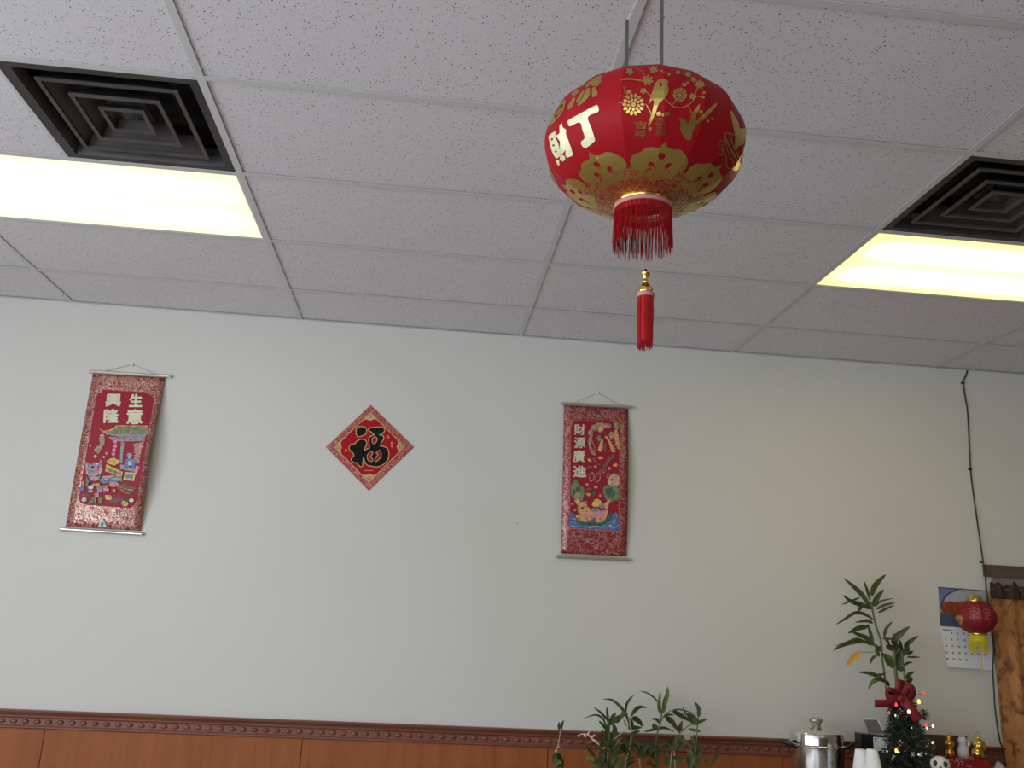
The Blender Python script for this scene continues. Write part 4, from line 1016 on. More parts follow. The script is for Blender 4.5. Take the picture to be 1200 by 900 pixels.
# ------------------------------------------------------------------ calendar with the little lantern in front
ycal = YW - 0.006
Z5 = lambda pts: zm(pts, 1080, 660, 6.425)
def mpc(px, py, lift):
    q = W(px, py, ycal - lift)
    # the lower sheet stands a little off the wall
    q.y -= 0.012 * min(1, max(0, (740 - py) / -45))
    return q
cal_t = empty('wall_calendar', W(1133, 784))
tag(cal_t, 'open wall calendar with a skyline picture over a white page of dates', 'calendar')
def slab(name, quad, material, parent, mp, th=0.0015):
    bm = bmesh.new()
    n = 8
    TL, TR, BR, BL = [Vector(q) for q in quad]
    g = []
    for j in range(n + 1):
        v = j / n; a = TL.lerp(BL, v); b_ = TR.lerp(BR, v)
        g.append([bm.verts.new(mp(*a.lerp(b_, i / 2), 0)) for i in range(3)])
    for j in range(n):
        for i in range(2): bm.faces.new((g[j][i], g[j][i + 1], g[j + 1][i + 1], g[j + 1][i]))
    ex = bmesh.ops.extrude_face_region(bm, geom=bm.faces[:])
    for v in [q for q in ex['geom'] if isinstance(q, bmesh.types.BMVert)]: v.co.y += th
    return from_bm(name, bm, material, parent)
sky_m = mat('calendar_sky', (0.40, 0.42, 0.48), 0.4); wat_m = mat('calendar_water', (0.07, 0.10, 0.17), 0.4); city_m = mat('calendar_city', (0.36, 0.10, 0.045), 0.4, noise=(60, 3, (0.22, 0.05, 0.025), 0.4, 0.6)); blue_m = mat('calendar_blue', (0.14, 0.20, 0.36), 0.4); arch_m = mat('calendar_arch', (0.07, 0.06, 0.06), 0.4)
up_ = slab('picture_page', Z5([(123, 180), (502, 208), (520, 500), (140, 475)]), sky_m, cal_t, mpc)
dn_ = slab('date_page', Z5([(140, 475), (520, 500), (540, 806), (187, 780)]), M['paper'], cal_t, mpc)
print_on('picture_print', [[Z5([(125, 182), (290, 196), (200, 240), (160, 300), (140, 330)])]], mpc, blue_m, up_, 8, 0.0006)
print_on('picture_print', [[Z5([(137, 370), (515, 400), (519, 498), (141, 473)])]], mpc, wat_m, up_, 8, 0.0006)
print_on('picture_print', [[Z5([(150, 300), (200, 285), (260, 290), (320, 285), (420, 300), (505, 300), (512, 405), (330, 400), (150, 380)])]], mpc, city_m, up_, 8, 0.0009)
print_on('picture_print', [[stroke(Z5([(150, 350), (150, 310), (180, 250), (235, 210), (300, 192)]), 1.6)]], mpc, arch_m, up_, 8, 0.0012)
digits = []
day = 1
for r_ in range(5):
    for c_ in range(7):
        if (r_ == 0 and c_ == 0) or day > 31: continue
        bx, by = 187 + 47.5 * c_ - (4 - r_) * 2.5, 522 + 49.5 * r_ + 2.8 * c_
        s_ = str(day); wd = 9 if len(s_) == 1 else 17
        glyph_on('date_print', s_, Z5([(bx - wd / 2, by - 8), (bx + wd / 2, by - 7.3), (bx + wd / 2, by + 8.7), (bx - wd / 2, by + 8)]), mpc, M['ink'], dn_, 0.04, None, 0.0005)
        day += 1
tag(print_on('month_print', [[Z5([(158 + 9 * k, 497 + .6 * k), (165 + 9 * k, 497.4 + .6 * k), (165 + 9 * k, 506 + .6 * k), (158 + 9 * k, 505.6 + .6 * k)])] for k in range(7)], mpc, arch_m, dn_, 8, 0.0005), kind='stuff')
bm = bmesh.new(); tube(bm, [mpc(*q, 0.001) for q in Z5([(122, 181), (502, 209)])], 0.0022, 6); from_bm('binding', bm, M['cord'], cal_t)

ysl = YW - 0.115
lc = W(1080 + 410 / 6.425, 660 + 405 / 6.425, ysl)
sl = empty('small_lantern', lc)
tag(sl, 'small red lantern with gold cap and yellow fringe in front of the calendar', 'lantern')
mpx = pxm(ysl) * 1.09
R_ = 21.5 * mpx; Hh = 17 * mpx
bm = bmesh.new()
pf = [(R_ * 0.42, -Hh), (R_ * 0.72, -Hh * 0.80), (R_ * 0.97, -Hh * 0.28), (R_, 0), (R_ * 0.97, Hh * 0.25), (R_ * 0.74, Hh * 0.76), (R_ * 0.40, Hh)]
lathe(bm, pf, lc, 12, 0.2)
for e in bm.edges: e.smooth = not (abs(e.verts[0].co.z - e.verts[1].co.z) > 1e-5)
bm.normal_update(); sbv = BVHTree.FromBMesh(bm)
ssh = from_bm('shade', bm, mat('small_lantern_red', (0.22, 0.005, 0.011), 0.5), sl, True)
bm = bmesh.new(); lathe(bm, [(0, Hh * 1.45), (R_ * .16, Hh * 1.42), (R_ * 0.30, Hh * 1.3), (R_ * 0.36, Hh * 1.08), (R_ * 0.42, Hh * 0.96), (R_ * 0.36, Hh * 0.92)], lc, 14); from_bm('gold_cap', bm, M['brass'], sl, True)
bm = bmesh.new(); lathe(bm, [(R_ * 0.42, -Hh * 0.96), (R_ * 0.46, -Hh * 1.02), (R_ * 0.46, -Hh * 1.12), (R_ * 0.40, -Hh * 1.14)], lc, 14); from_bm('gold_collar', bm, M['brass'], sl, True)
def on_small(px, py, lift):
    d = ray(px, py).normalized()
    loc, nrm, i, dist = sbv.ray_cast(CAM, d)
    if loc is None: loc, nrm, i, dist = sbv.find_nearest(CAM + d * (lc - CAM).dot(d))
    if nrm.dot(loc - lc) < 0: nrm = -nrm
    return loc + nrm * (lift + 0.0003)
grey_pink = mat('faded_print', (0.30, 0.13, 0.13), 0.5, 0.2)
def squig(cx, cy, sx, sy):
    L_ = []
    for pts in ([(-1, -.6), (0, -1), (1, -.5), (.7, .3)], [(-.8, -.1), (0, -.4), (.6, 0), (.1, .5), (-.5, .3)], [(-.9, .6), (-.2, .9), (.5, .7), (.9, .9)], [(0, -1), (0, 0), (0, 1)]):
        L_.append([stroke(Z5([(cx + a * sx, cy + b_ * sy) for a, b_ in pts]), 0.75)])
    return L_
tag(print_on('faded_print', squig(392, 375, 40, 42) + squig(487, 385, 26, 42), on_small, grey_pink, ssh, 3, 0.0008), kind='stuff')
print_on('gold_print', [[sm(Z5([(250, 400), (300, 395), (312, 440), (285, 470), (250, 465), (240, 430)]), 2), ell(1080 + 277 / 6.425, 660 + 432 / 6.425, 2.4)], [ell(1080 + 277 / 6.425, 660 + 432 / 6.425, 1.4)]], on_small, mat('olive_gold', (0.46, 0.36, 0.10), 0.4, 0.6), ssh, 3, 0.0008)
rnd = random.Random(5)
bm = bmesh.new()
fl = 20 * mpx
lathe(bm, [(R_ * 0.41, -Hh * 1.08), (R_ * 0.42, -Hh * 1.5)], lc, 14)
for k in range(110):
    a = 2 * PI * k / 110; rr = R_ * 0.42
    a2 = a + rnd.uniform(-.15, .15); r2 = rr * rnd.uniform(0.95, 1.12)
    tube(bm, [(lc.x + rr * math.cos(a), lc.y + rr * math.sin(a), lc.z - Hh * 1.08), (lc.x + r2 * math.cos(a2), lc.y + r2 * math.sin(a2), lc.z - Hh * 1.08 - fl * rnd.uniform(0.75, 1.05))], 0.0012, 3)
tag(from_bm('fringe', bm, M['yellow'], sl), kind='stuff')
bm = bmesh.new()
e0 = W(1150.2, 765, ysl); e1 = W(1150.8, 790, ysl)
for k in range(16):
    a = rnd.uniform(0, 2 * PI); rr = 0.004 * math.sqrt(rnd.random())
    tube(bm, [(e0.x + rr * .3 * math.cos(a), lc.y + rr * .3 * math.sin(a), e0.z), (e1.x + rr * math.cos(a), lc.y + rr * math.sin(a), e1.z + rnd.uniform(-.008, .008))], 0.0013, 3)
tag(from_bm('tassel_threads', bm, M['yellow'], sl), kind='stuff')
bm = bmesh.new(); tube(bm, [(lc.x, lc.y, lc.z - Hh), (e0.x, lc.y, e0.z)], 0.0012, 4)
from_bm('thread', bm, M['yellow'], sl)
# its wire hanger: from the cap back to the wall above the calendar
top = Vector((lc.x, lc.y, lc.z + Hh * 1.45)); nail = Vector((top.x, YW - 0.0075, top.z + 0.012))
bm = bmesh.new(); tube(bm, [top - Vector((0, 0, 0.006)), top + Vector((0, 0.004, 0.014)), top + Vector((0, 0.02, 0.019)), nail + Vector((0, -0.02, 0.004)), nail + Vector((0, 0.0076, 0))], 0.0012, 5); from_bm('wire_hanger', bm, M['cord'], sl)

# ------------------------------------------------------------------ table under the frame
TZ = 0.75
tab = empty('side_table', (1.9, 4.35, 0))
tag(tab, 'long wooden side table along the panelled wall carrying plants and pot', 'table')
box_obj('table_top', (0.30, 3.06, 3.93, YW - 0.036, TZ - 0.03, TZ), M['wood_table'], tab, 0.004)
for x_ in (0.36, 2.96):
    for y_ in (3.99, 4.62):
        box_obj('leg', (x_, x_ + 0.045, y_, y_ + 0.045, 0, TZ - 0.03), M['wood_table'], tab, 0.002)
box_obj('apron', (0.41, 2.95, 3.995, 4.015, TZ - 0.10, TZ - 0.03), M['wood_table'], tab)

# ------------------------------------------------------------------ plants
def leaf(parent, pts, wd, y0, dy, material, th=0.0):
    """pts: centre line in pixels from base to tip; wd: widest width in pixels"""
    c2 = spline([(a, b_, 0) for a, b_ in pts], 4)
    n = len(c2)
    P3 = [W(p.x, p.y, y0 + dy * (i / (n - 1)) ** 1.2) for i, p in enumerate(c2)]
    bm = bmesh.new(); rows = []
    for i, p in enumerate(P3):
        t = i / (n - 1)
        tg = (P3[min(i + 1, n - 1)] - P3[max(i - 1, 0)]).normalized()
        view = (p - CAM).normalized()
        sd = tg.cross(view)
        if sd.length < 1e-4: sd = Vector((1, 0, 0))
        sd.normalize()
        hw = 0.5 * wd * pxm(y0) * max(0.04, (math.sin(PI * min(1, t ** 0.75)) ** 0.8) if t < 1 else 0.02)
        rows.append((bm.verts.new(p - sd * hw), bm.verts.new(p + view * hw * 0.45), bm.verts.new(p + sd * hw)))
    for a, b_ in zip(rows, rows[1:]):
        bm.faces.new((a[0], a[1], b_[1], b_[0])); bm.faces.new((a[1], a[2], b_[2], b_[1]))
    return from_bm('leaf', bm, material, parent, True)
def stem(parent, pts, r_px, y0, material, dy=0.0, name='stem'):
    c2 = spline([(a, b_, 0) for a, b_ in pts], 4); n = len(c2)
    P3 = [W(p.x, p.y, y0 + dy * i / (n - 1)) for i, p in enumerate(c2)]
    bm = bmesh.new(); tube(bm, P3, r_px * pxm(y0), 7)
    return from_bm(name, bm, material, parent, True), P3
def bowl(parent, x, y, r, h, material=None):
    bm = bmesh.new(); lathe(bm, [(0, 0.0), (r * 0.75, 0.0), (r, h * 0.3), (r * 0.92, h), (r * 0.86, h), (r * 0.93, h * 0.32), (r * 0.7, 0.008), (0, 0.008)], (x, y, TZ), 20)
    return from_bm('vase', bm, material or ceramic, parent, True)
ceramic = mat('vase_glaze', (0.20, 0.22, 0.22), 0.25)
rl = random.Random(11)
def plant(name, label, yd, base_px, stems, leaves, conv, vase_r=0.045, cat='plant', group='cut bamboo plants on the side table', extra=0):
    b0 = W(base_px, 898, yd)
    t = empty(name, (b0.x, yd, TZ)); tag(t, label, cat, group)
    bowl(t, b0.x, yd, vase_r, 0.075)
    for pts, r_, mt in stems:
        q = conv(pts)
        # carry the stem on down into the vase
        end = W(*q[-1], yd)
        s_, P3 = stem(t, q, r_, yd, M[mt])
        if end.z < 0.93:
            bm = bmesh.new(); tube(bm, [end, Vector(((end.x + b0.x * 3) / 4, yd, TZ + 0.02))], r_ * pxm(yd), 6); from_bm('stem', bm, M[mt], t, True)
    for i, lf in enumerate(leaves):
        pts, wd = lf[0], lf[1]; mt = lf[2] if len(lf) > 2 else 'leaf'
        sc = 1.0
        q = conv(pts)
        leaf(t, q, wd, yd + rl.uniform(-0.012, 0.012), rl.uniform(-0.045, 0.035), M[mt])
    for k in range(extra):
        a0, b0_ = base_px + rl.uniform(-16, 14), rl.uniform(872, 905)
        an = rl.uniform(-2.9, -0.25); ln = rl.uniform(9, 20)
        leaf(t, [(a0, b0_), (a0 + 0.5 * ln * math.cos(an), b0_ + 0.6 * ln * math.sin(an)), (a0 + ln * math.cos(an), b0_ + ln * math.sin(an) * 0.85)], rl.uniform(3.5, 6.5), yd + rl.uniform(-0.02, 0.02), rl.uniform(-0.03, 0.03), M['leaf'])
    return t
Z7 = lambda pts: zm(pts, 670, 805, 9.47)
Z6 = lambda pts: zm(pts, 740, 800, 9.0)
Z8 = lambda pts: zm(pts, 640, 840, 10.0)
ZD = lambda pts: zm(pts, 970, 670, 6.925)
S7, S6, S8 = 1 / 9.47, 1 / 9.0, 0.1
def L7(lst): return [(p, w_ * S7, *r) for p, w_, *r in lst]
def L6(lst): return [(p, w_ * S6, *r) for p, w_, *r in lst]
def L8(lst): return [(p, w_ * S8, *r) for p, w_, *r in lst]
plant('lucky_bamboo', 'single short bamboo cutting with two small leaves standing apart from the others', 4.55, 652,
    [([(172, 130), (160, 220), (148, 310), (122, 400), (120, 600)], 0.55, 'stem_pale')],
    L8([([(165, 170), (150, 110), (156, 60)], 34), ([(175, 160), (185, 90), (212, 38)], 30), ([(125, 360), (150, 350), (165, 340)], 10, 'root'), ([(130, 400), (110, 395), (100, 415)], 12, 'root'),
        ([(130, 430), (160, 470), (195, 520)], 40), ([(120, 430), (95, 480), (80, 560)], 44), ([(150, 480), (190, 540), (190, 610)], 44), ([(100, 560), (140, 530), (190, 540)], 46, 'leaf_light'), ([(110, 610), (150, 570), (200, 580)], 46), ([(130, 420), (135, 500), (140, 560)], 40)]), Z8, 0.035)
plant('lucky_bamboo', 'bushy bamboo cutting with pale dry roots trailing from its side', 4.30, 716,
    [([(420, 400), (415, 560), (400, 760), (395, 905)], 0.8, 'stem'), ([(340, 690), (480, 570), (620, 462)], 0.6, 'stem_pale'), ([(470, 430), (460, 600), (440, 905)], 0.7, 'stem')],
    L7([([(380, 440), (345, 350), (260, 310), (130, 350)], 22), ([(392, 372), (340, 300), (240, 222)], 26), ([(405, 420), (397, 310), (385, 215)], 30), ([(378, 470), (350, 425), (298, 375)], 36), ([(430, 430), (450, 345), (492, 285)], 52), ([(465, 405), (500, 350), (560, 322), (628, 295)], 46), ([(485, 400), (540, 345), (582, 230)], 36),
        ([(410, 620), (395, 500), (405, 390)], 60), ([(440, 580), (480, 480), (450, 400)], 56), ([(430, 720), (455, 610), (440, 500)], 64), ([(380, 640), (340, 560), (350, 470)], 46), ([(440, 700), (500, 600), (560, 560)], 44), ([(430, 640), (470, 560), (470, 470)], 50), ([(400, 780), (340, 700), (330, 610)], 46), ([(420, 850), (360, 780), (300, 760)], 40),
        ([(410, 900), (330, 850), (240, 830)], 40), ([(330, 700), (280, 660), (250, 610)], 34), ([(380, 820), (300, 800), (230, 860)], 36), ([(440, 860), (480, 760), (520, 700)], 44), ([(400, 900), (440, 800), (430, 690)], 60), ([(300, 880), (250, 850), (180, 880)], 40, 'leaf_light'), ([(250, 830), (190, 780), (130, 800)], 34, 'leaf_light'), ([(280, 780), (220, 740), (180, 700)], 26), ([(250, 740), (200, 700), (160, 640)], 22), ([(420, 905), (380, 860), (320, 900)], 40), ([(470, 905), (500, 840), (560, 780)], 40)])
    + L7([([(300, 640), (240, 590), (200, 545), (130, 520), (50, 545)], 18, 'root'), ([(175, 535), (185, 510), (205, 485)], 16, 'root'), ([(210, 545), (240, 545), (262, 520)], 16, 'root'), ([(130, 525), (150, 550), (155, 565)], 16, 'root'), ([(75, 535), (80, 560), (85, 570)], 14, 'root'), ([(310, 650), (270, 600), (250, 580)], 12, 'root')]), Z7, 0.045, extra=12)
plant('lucky_bamboo', 'tall bamboo cutting with a long arching leaf, beside the bushy one', 4.45, 735,
    [([(640, 330), (650, 430), (662, 520), (650, 650), (612, 780), (595, 905)], 0.8, 'stem_pale'), ([(570, 760), (565, 905)], 0.5, 'stem'), ([(750, 790), (760, 905)], 0.6, 'stem_pale')],
    L7([([(640, 430), (600, 300), (520, 200), (440, 142), (342, 136)], 32), ([(602, 290), (605, 210), (640, 140), (692, 92)], 28), ([(655, 330), (700, 262), (760, 222), (835, 232)], 40), ([(665, 345), (730, 365), (792, 442)], 58), ([(630, 440), (700, 452), (782, 448)], 44), ([(640, 480), (660, 410), (640, 335)], 56), ([(610, 440), (590, 390), (570, 360)], 14), ([(660, 640), (600, 600), (550, 620)], 50), ([(660, 560), (690, 510), (760, 490)], 40), ([(650, 690), (700, 640), (690, 560)], 50),
        ([(760, 790), (720, 700), (700, 640)], 60), ([(770, 760), (800, 690), (850, 650)], 50), ([(600, 900), (640, 850), (720, 820)], 34)]), Z7, 0.045, extra=12)
plant('lucky_bamboo', 'bamboo cutting with two bright upright leaves at its tip', 4.58, 769,
    [([(320, 330), (300, 440), (262, 600), (262, 905)], 0.8, 'stem'), ([(290, 460), (350, 340), (430, 290)], 0.45, 'stem'), ([(85, 800), (95, 905)], 0.6, 'stem_pale')],
    L6([([(312, 240), (240, 160), (160, 106), (88, 92)], 18), ([(322, 335), (292, 250), (306, 85)], 42, 'leaf_light'), ([(338, 325), (350, 215), (380, 120), (381, 38)], 48, 'leaf_light'), ([(292, 430), (270, 390), (208, 380)], 32), ([(272, 500), (245, 465), (222, 430)], 56), ([(328, 368), (380, 338), (452, 342)], 24), ([(285, 490), (345, 476), (455, 516)], 26), ([(285, 490), (210, 500), (128, 520)], 26), ([(430, 290), (520, 284), (680, 332)], 16),
        ([(430, 296), (520, 345), (650, 425)], 46), ([(358, 362), (430, 415), (492, 515)], 56), ([(260, 720), (180, 660), (80, 640)], 60), ([(260, 760), (230, 690), (250, 610)], 56), ([(100, 800), (60, 720), (20, 690)], 60), ([(130, 760), (160, 690), (220, 660)], 46), ([(262, 800), (300, 740), (350, 720)], 36), ([(255, 900), (210, 860), (190, 800)], 30)]), Z6, 0.045, extra=10)
plant('lucky_bamboo', 'bamboo cutting with broad drooping leaves near the small paper tag', 4.34, 806,
    [([(706, 350), (692, 500), (685, 640), (676, 760), (686, 905)], 0.75, 'stem'), ([(540, 510), (600, 455), (690, 430)], 0.5, 'stem'), ([(450, 720), (460, 905)], 0.55, 'stem_pale'), ([(430, 700), (405, 905)], 0.45, 'stem_pale')],
    L6([([(575, 352), (560, 300), (540, 252)], 18), ([(692, 445), (640, 375), (580, 325)], 84), ([(705, 362), (712, 280), (664, 198)], 44), ([(690, 426), (740, 405), (806, 378)], 32), ([(600, 490), (680, 504), (738, 520)], 30), ([(505, 540), (515, 470), (536, 400)], 44), ([(540, 510), (500, 480), (470, 500)], 50), ([(470, 560), (560, 620), (650, 680)], 44), ([(620, 905), (640, 790), (655, 690)], 56), ([(470, 700), (450, 640), (480, 560)], 50), ([(430, 700), (390, 650), (350, 650)], 44), ([(690, 780), (720, 700), (700, 620)], 44), ([(640, 900), (600, 820), (610, 740)], 40)]), Z6, 0.05, extra=10)
plant('lucky_bamboo', 'small bamboo shoot with two narrow leaves in a V', 4.48, 831,
    [([(822, 890), (826, 940)], 0.6, 'stem')],
    L6([([(822, 885), (785, 825), (752, 765)], 26), ([(826, 885), (880, 800), (917, 708)], 34)]), Z6, 0.03)
# tag tucked behind the leaves, stuck to the rail
bm = bmesh.new()
q = [W(*k, YW - 0.0335) for k in Z6([(548, 553), (640, 540), (656, 595), (570, 606)])]
a = [bm.verts.new(k) for k in q]; b2_ = [bm.verts.new(k + Vector((0, 0.0012, 0))) for k in q]
bm.faces.new(a); bm.faces.new(b2_[::-1])
for i in range(4): bm.faces.new((a[i], b2_[i], b2_[(i + 1) % 4], a[(i + 1) % 4]))
tag(from_bm('paper_tag', bm, mat('tag_paper', (0.62, 0.47, 0.38), 0.6)), 'small pale paper tag stuck on the carved wooden rail', 'paper tag')

# tall plant behind the small tree
yd = 4.50
LD = [([(355, 312), (290, 200), (205, 115), (128, 53)], 40), ([(347, 240), (320, 150), (294, 73)], 24), ([(358, 200), (375, 130), (420, 70), (472, 22)], 44), ([(372, 285), (400, 210), (457, 143)], 44), ([(388, 285), (430, 240), (535, 215)], 16), ([(393, 306), (460, 272), (546, 252)], 26), ([(408, 332), (470, 302), (542, 270)], 22),
      ([(350, 302), (280, 270), (190, 240), (122, 188)], 40), ([(268, 208), (180, 240), (103, 272)], 16), ([(302, 258), (262, 296), (244, 328)], 28), ([(372, 392), (300, 345), (220, 335), (130, 390), (62, 432)], 28), ([(366, 422), (320, 398), (222, 413)], 28), ([(330, 445), (250, 458), (163, 500)], 40), ([(382, 592), (320, 540), (250, 510), (178, 480)], 38), ([(386, 602), (300, 568), (200, 575), (90, 612), (43, 642)], 30), ([(352, 602), (250, 545), (160, 570), (58, 605)], 18),
      ([(400, 682), (365, 700), (344, 752)], 24), ([(458, 532), (475, 462), (527, 403)], 28), ([(518, 575), (570, 520), (668, 443)], 54), ([(622, 618), (660, 572), (738, 518)], 36), ([(640, 672), (670, 655), (695, 645)], 28), ([(640, 692), (700, 692), (752, 695)], 16), ([(372, 592), (347, 500), (325, 418)], 28), ([(455, 872), (390, 840), (320, 820), (243, 815)], 32), ([(400, 832), (440, 834), (475, 820)], 18),
      ([(638, 872), (660, 832), (708, 808)], 30), ([(612, 802), (585, 780), (552, 740)], 44), ([(440, 640), (400, 620), (390, 580)], 30), ([(540, 640), (500, 610), (470, 600)], 46), ([(545, 660), (550, 600), (520, 560)], 50), ([(555, 720), (600, 660), (640, 620)], 56), ([(540, 740), (490, 700), (440, 660)], 56, 'leaf_light'), ([(545, 780), (500, 740), (460, 700)], 48, 'leaf_light'), ([(550, 800), (580, 730), (560, 660)], 50), ([(560, 640), (545, 560), (535, 500)], 40), ([(600, 640), (590, 590), (580, 550)], 30), ([(610, 660), (640, 640), (660, 600)], 40), ([(620, 760), (650, 740), (690, 735)], 20), ([(460, 540), (490, 570), (500, 600)], 20), ([(440, 540), (500, 545), (560, 560)], 20),
      ([(640, 905), (670, 870), (640, 830)], 40), ([(420, 690), (400, 640), (430, 600)], 34), ([(480, 900), (420, 870), (360, 900), (330, 960)], 36, 'leaf_light'), ([(500, 930), (470, 890), (380, 870)], 28)]
b0 = W(1050, 898, yd)
dp = empty('potted_plant', (b0.x, yd, TZ))
tag(dp, 'tall slender leafy plant with one yellow leaf rising behind the little Christmas tree', 'plant')
bm = bmesh.new(); lathe(bm, [(0, 0), (0.045, 0), (0.055, 0.03), (0.05, 0.14), (0.042, 0.17), (0.047, 0.19), (0.040, 0.19), (0.036, 0.165), (0, 0.15)], (b0.x, yd, TZ), 20); from_bm('vase', bm, ceramic, dp, True)
for pts, r_ in (([(350, 240), (385, 420), (430, 560), (440, 700), (455, 800), (480, 1000), (520, 1250)], 1.2), ([(540, 600), (545, 750), (556, 860), (560, 1000), (545, 1250)], 2.0), ([(600, 620), (612, 760), (628, 900), (620, 1050), (570, 1250)], 1.2)):
    s_, P3 = stem(dp, ZD(pts), r_, yd, M['stem'])
    bm = bmesh.new(); tube(bm, [P3[-1], Vector((b0.x, yd, TZ + 0.14))], r_ * pxm(yd), 6); from_bm('stem', bm, M['stem'], dp, True)
for lf in LD:
    leaf(dp, ZD(lf[0]), lf[1] / 6.925, yd + rl.uniform(-0.02, 0.02), rl.uniform(-0.10, 0.07), M[lf[2] if len(lf) > 2 else 'leaf'])
yl_ = leaf(dp, ZD([(268, 648), (210, 700), (148, 765)]), 50 / 6.925, yd, -0.03, M['leaf_yellow']); yl_['label'] = 'yellowed leaf'
stem(dp, ZD([(400, 670), (390, 652), (320, 655), (262, 652)]), 0.35, yd, M['stem'], 0, 'petiole')

# ------------------------------------------------------------------ steel pot
yp_ = 4.36
pc = W(957, 873, yp_); pr2_ = 29 * pxm(yp_) * 1.02
pot = empty('stock_pot', (pc.x, yp_, TZ)); tag(pot, 'polished stainless steel stock pot with domed lid and black handles', 'pot')
hz = pc.z - TZ
def lath(name, pf, material, parent, c, n=40, smooth=True):
    bm = bmesh.new(); lathe(bm, pf, c, n)
    for e in bm.edges:
        if len(e.link_faces) == 2:
            bm.normal_update()
            break
    o = from_bm(name, bm, material, parent, smooth)
    o.data.set_sharp_from_angle(angle=math.radians(35))
    return o
lath('body', [(0, 0), (pr2_ * 0.96, 0), (pr2_ * 0.985, 0.006), (pr2_ * 0.985, hz - 0.006), (pr2_ * 1.03, hz - 0.003), (pr2_ * 1.03, hz), (pr2_ * 0.96, hz), (pr2_ * 0.96, 0.01), (0, 0.01)], M['steel'], pot, (pc.x, yp_, TZ))
kz = lambda py: W(957, py, yp_).z - TZ
lid = lath('lid', [(pr2_ * 0.99, hz + 0.0005), (pr2_ * 1.04, hz + 0.001), (pr2_ * 1.04, hz + 0.005), (pr2_ * 0.99, hz + 0.008), (pr2_ * 0.985, kz(860)), (pr2_ * 0.95, kz(857.2)), (pr2_ * 0.80, kz(855)), (pr2_ * 0.45, kz(852.3)), (pr2_ * 0.18, kz(851.2)), (0, kz(851))], M['steel'], pot, (pc.x, yp_, TZ))
lath('lid_knob', [(0, kz(852)), (pr2_ * 0.20, kz(852)), (pr2_ * 0.17, kz(850)), (pr2_ * 0.19, kz(847.5)), (pr2_ * 0.26, kz(844.5)), (pr2_ * 0.26, kz(842.5)), (pr2_ * 0.20, kz(841.6)), (0, kz(841.4))], mat('knob', (0.35, 0.32, 0.27), 0.25, 0.5), lid, (pc.x, yp_, TZ), 24)
for s in (-1, 1):
    bm = bmesh.new()
    a = [(pc.x + s * pr2_ * 0.97, yp_ - 0.035, pc.z - 0.006), (pc.x + s * (pr2_ + 0.022), yp_ - 0.034, pc.z + 0.004), (pc.x + s * (pr2_ + 0.045), yp_ - 0.02, pc.z + 0.012), (pc.x + s * (pr2_ + 0.050), yp_, pc.z + 0.014), (pc.x + s * (pr2_ + 0.045), yp_ + 0.02, pc.z + 0.012), (pc.x + s * (pr2_ + 0.022), yp_ + 0.034, pc.z + 0.004), (pc.x + s * pr2_ * 0.97, yp_ + 0.035, pc.z - 0.006)]
    tube(bm, spline(a, 4), 0.0095, 8); from_bm('handle', bm, M['plastic_black'], pot, True)

# ------------------------------------------------------------------ foam cups, two upturned stacks
def cup_profile(h=0.095, r0=0.024, r1=0.041):
    return [(0, h), (r0 - 0.003, h), (r0, h - 0.003), (r1 - 0.002, 0.006), (r1 + 0.001, 0.005), (r1 + 0.001, 0.0), (r1 - 0.003, 0.0), (r0 - 0.003, h - 0.006), (0, h - 0.006)]
bm = bmesh.new(); lathe(bm, cup_profile(), (0, 0, 0), 22)
me_cup = bpy.data.meshes.new('foam_cup'); bm.to_mesh(me_cup); bm.free(); me_cup.materials.append(M['white'])
for p in me_cup.polygons: p.use_smooth = True
first = True
for px_, nm in ((1008.5, 'beside the steel pot'), (1022.0, 'beside the little Christmas tree')):
    yc = 4.12 if px_ < 1015 else 4.04
    c = W(px_, 878, yc); n_c = 6
    step = (c.z - TZ - 0.095) / (n_c - 1)
    for k in range(n_c):
        o = link('foam_cup', me_cup)
        o.location = (c.x, yc, TZ + step * k)
        tag(o, ('lowest', 'fifth', 'fourth', 'third', 'second', 'topmost')[k] + ' white foam cup from the top of the upturned stack '.replace(' from the top' if k in (0, 5) else '#', '') + nm, 'cup', 'upturned foam cups')

# ------------------------------------------------------------------ card stand behind the cups
Z9 = lambda pts: zm(pts, 910, 800, 8.0)
ybx = 4.44
bs = empty('card_stand', (W(1018, 898, ybx).x, ybx, TZ)); tag(bs, 'black card box with white printed card and clear lid between pot and tree', 'card stand')
def block(name, quad, y0, depth, material, parent, zlow=None):
    bm = bmesh.new()
    q = [W(*k, y0) for k in quad]
    if zlow is not None:
        for i in (2, 3): q[i].z = zlow
    a = [bm.verts.new(k) for k in q]; b_ = [bm.verts.new(k + Vector((0, depth, 0))) for k in q]
    bm.faces.new(a); bm.faces.new(b_[::-1])
    for i in range(4): bm.faces.new((a[i], b_[i], b_[(i + 1) % 4], a[(i + 1) % 4]))
    bmesh.ops.recalc_face_normals(bm, faces=bm.faces[:])
    return from_bm(name, bm, material, parent)
block('box', Z9([(795, 480), (1040, 505), (1040, 800), (795, 800)]), ybx, 0.07, M['plastic_black'], bs, TZ)
cd = block('card', Z9([(908, 508), (1040, 520), (1035, 640), (915, 640)]), ybx - 0.004, 0.003, M['paper'], bs)
tag(print_on('card_print', [[stroke(Z9([(955, 522), (930, 520), (922, 535), (940, 545)]), 0.8)], [stroke(Z9([(950, 558), (980, 556), (1015, 553)]), 0.5)]], lambda a, b_, l: W(a, b_, ybx - 0.004 - l), M['ink'], cd, None, 0.0006), kind='stuff')
ac = block('clear_lid', Z9([(820, 335), (945, 345), (1010, 480), (865, 475)]), ybx + 0.03, 0.004, mat('smoky_sheet', (0.20, 0.17, 0.18), 0.15), bs)
block('lid_edge', Z9([(815, 328), (950, 336), (945, 348), (822, 345)]), ybx + 0.026, 0.006, M['frost'], bs)
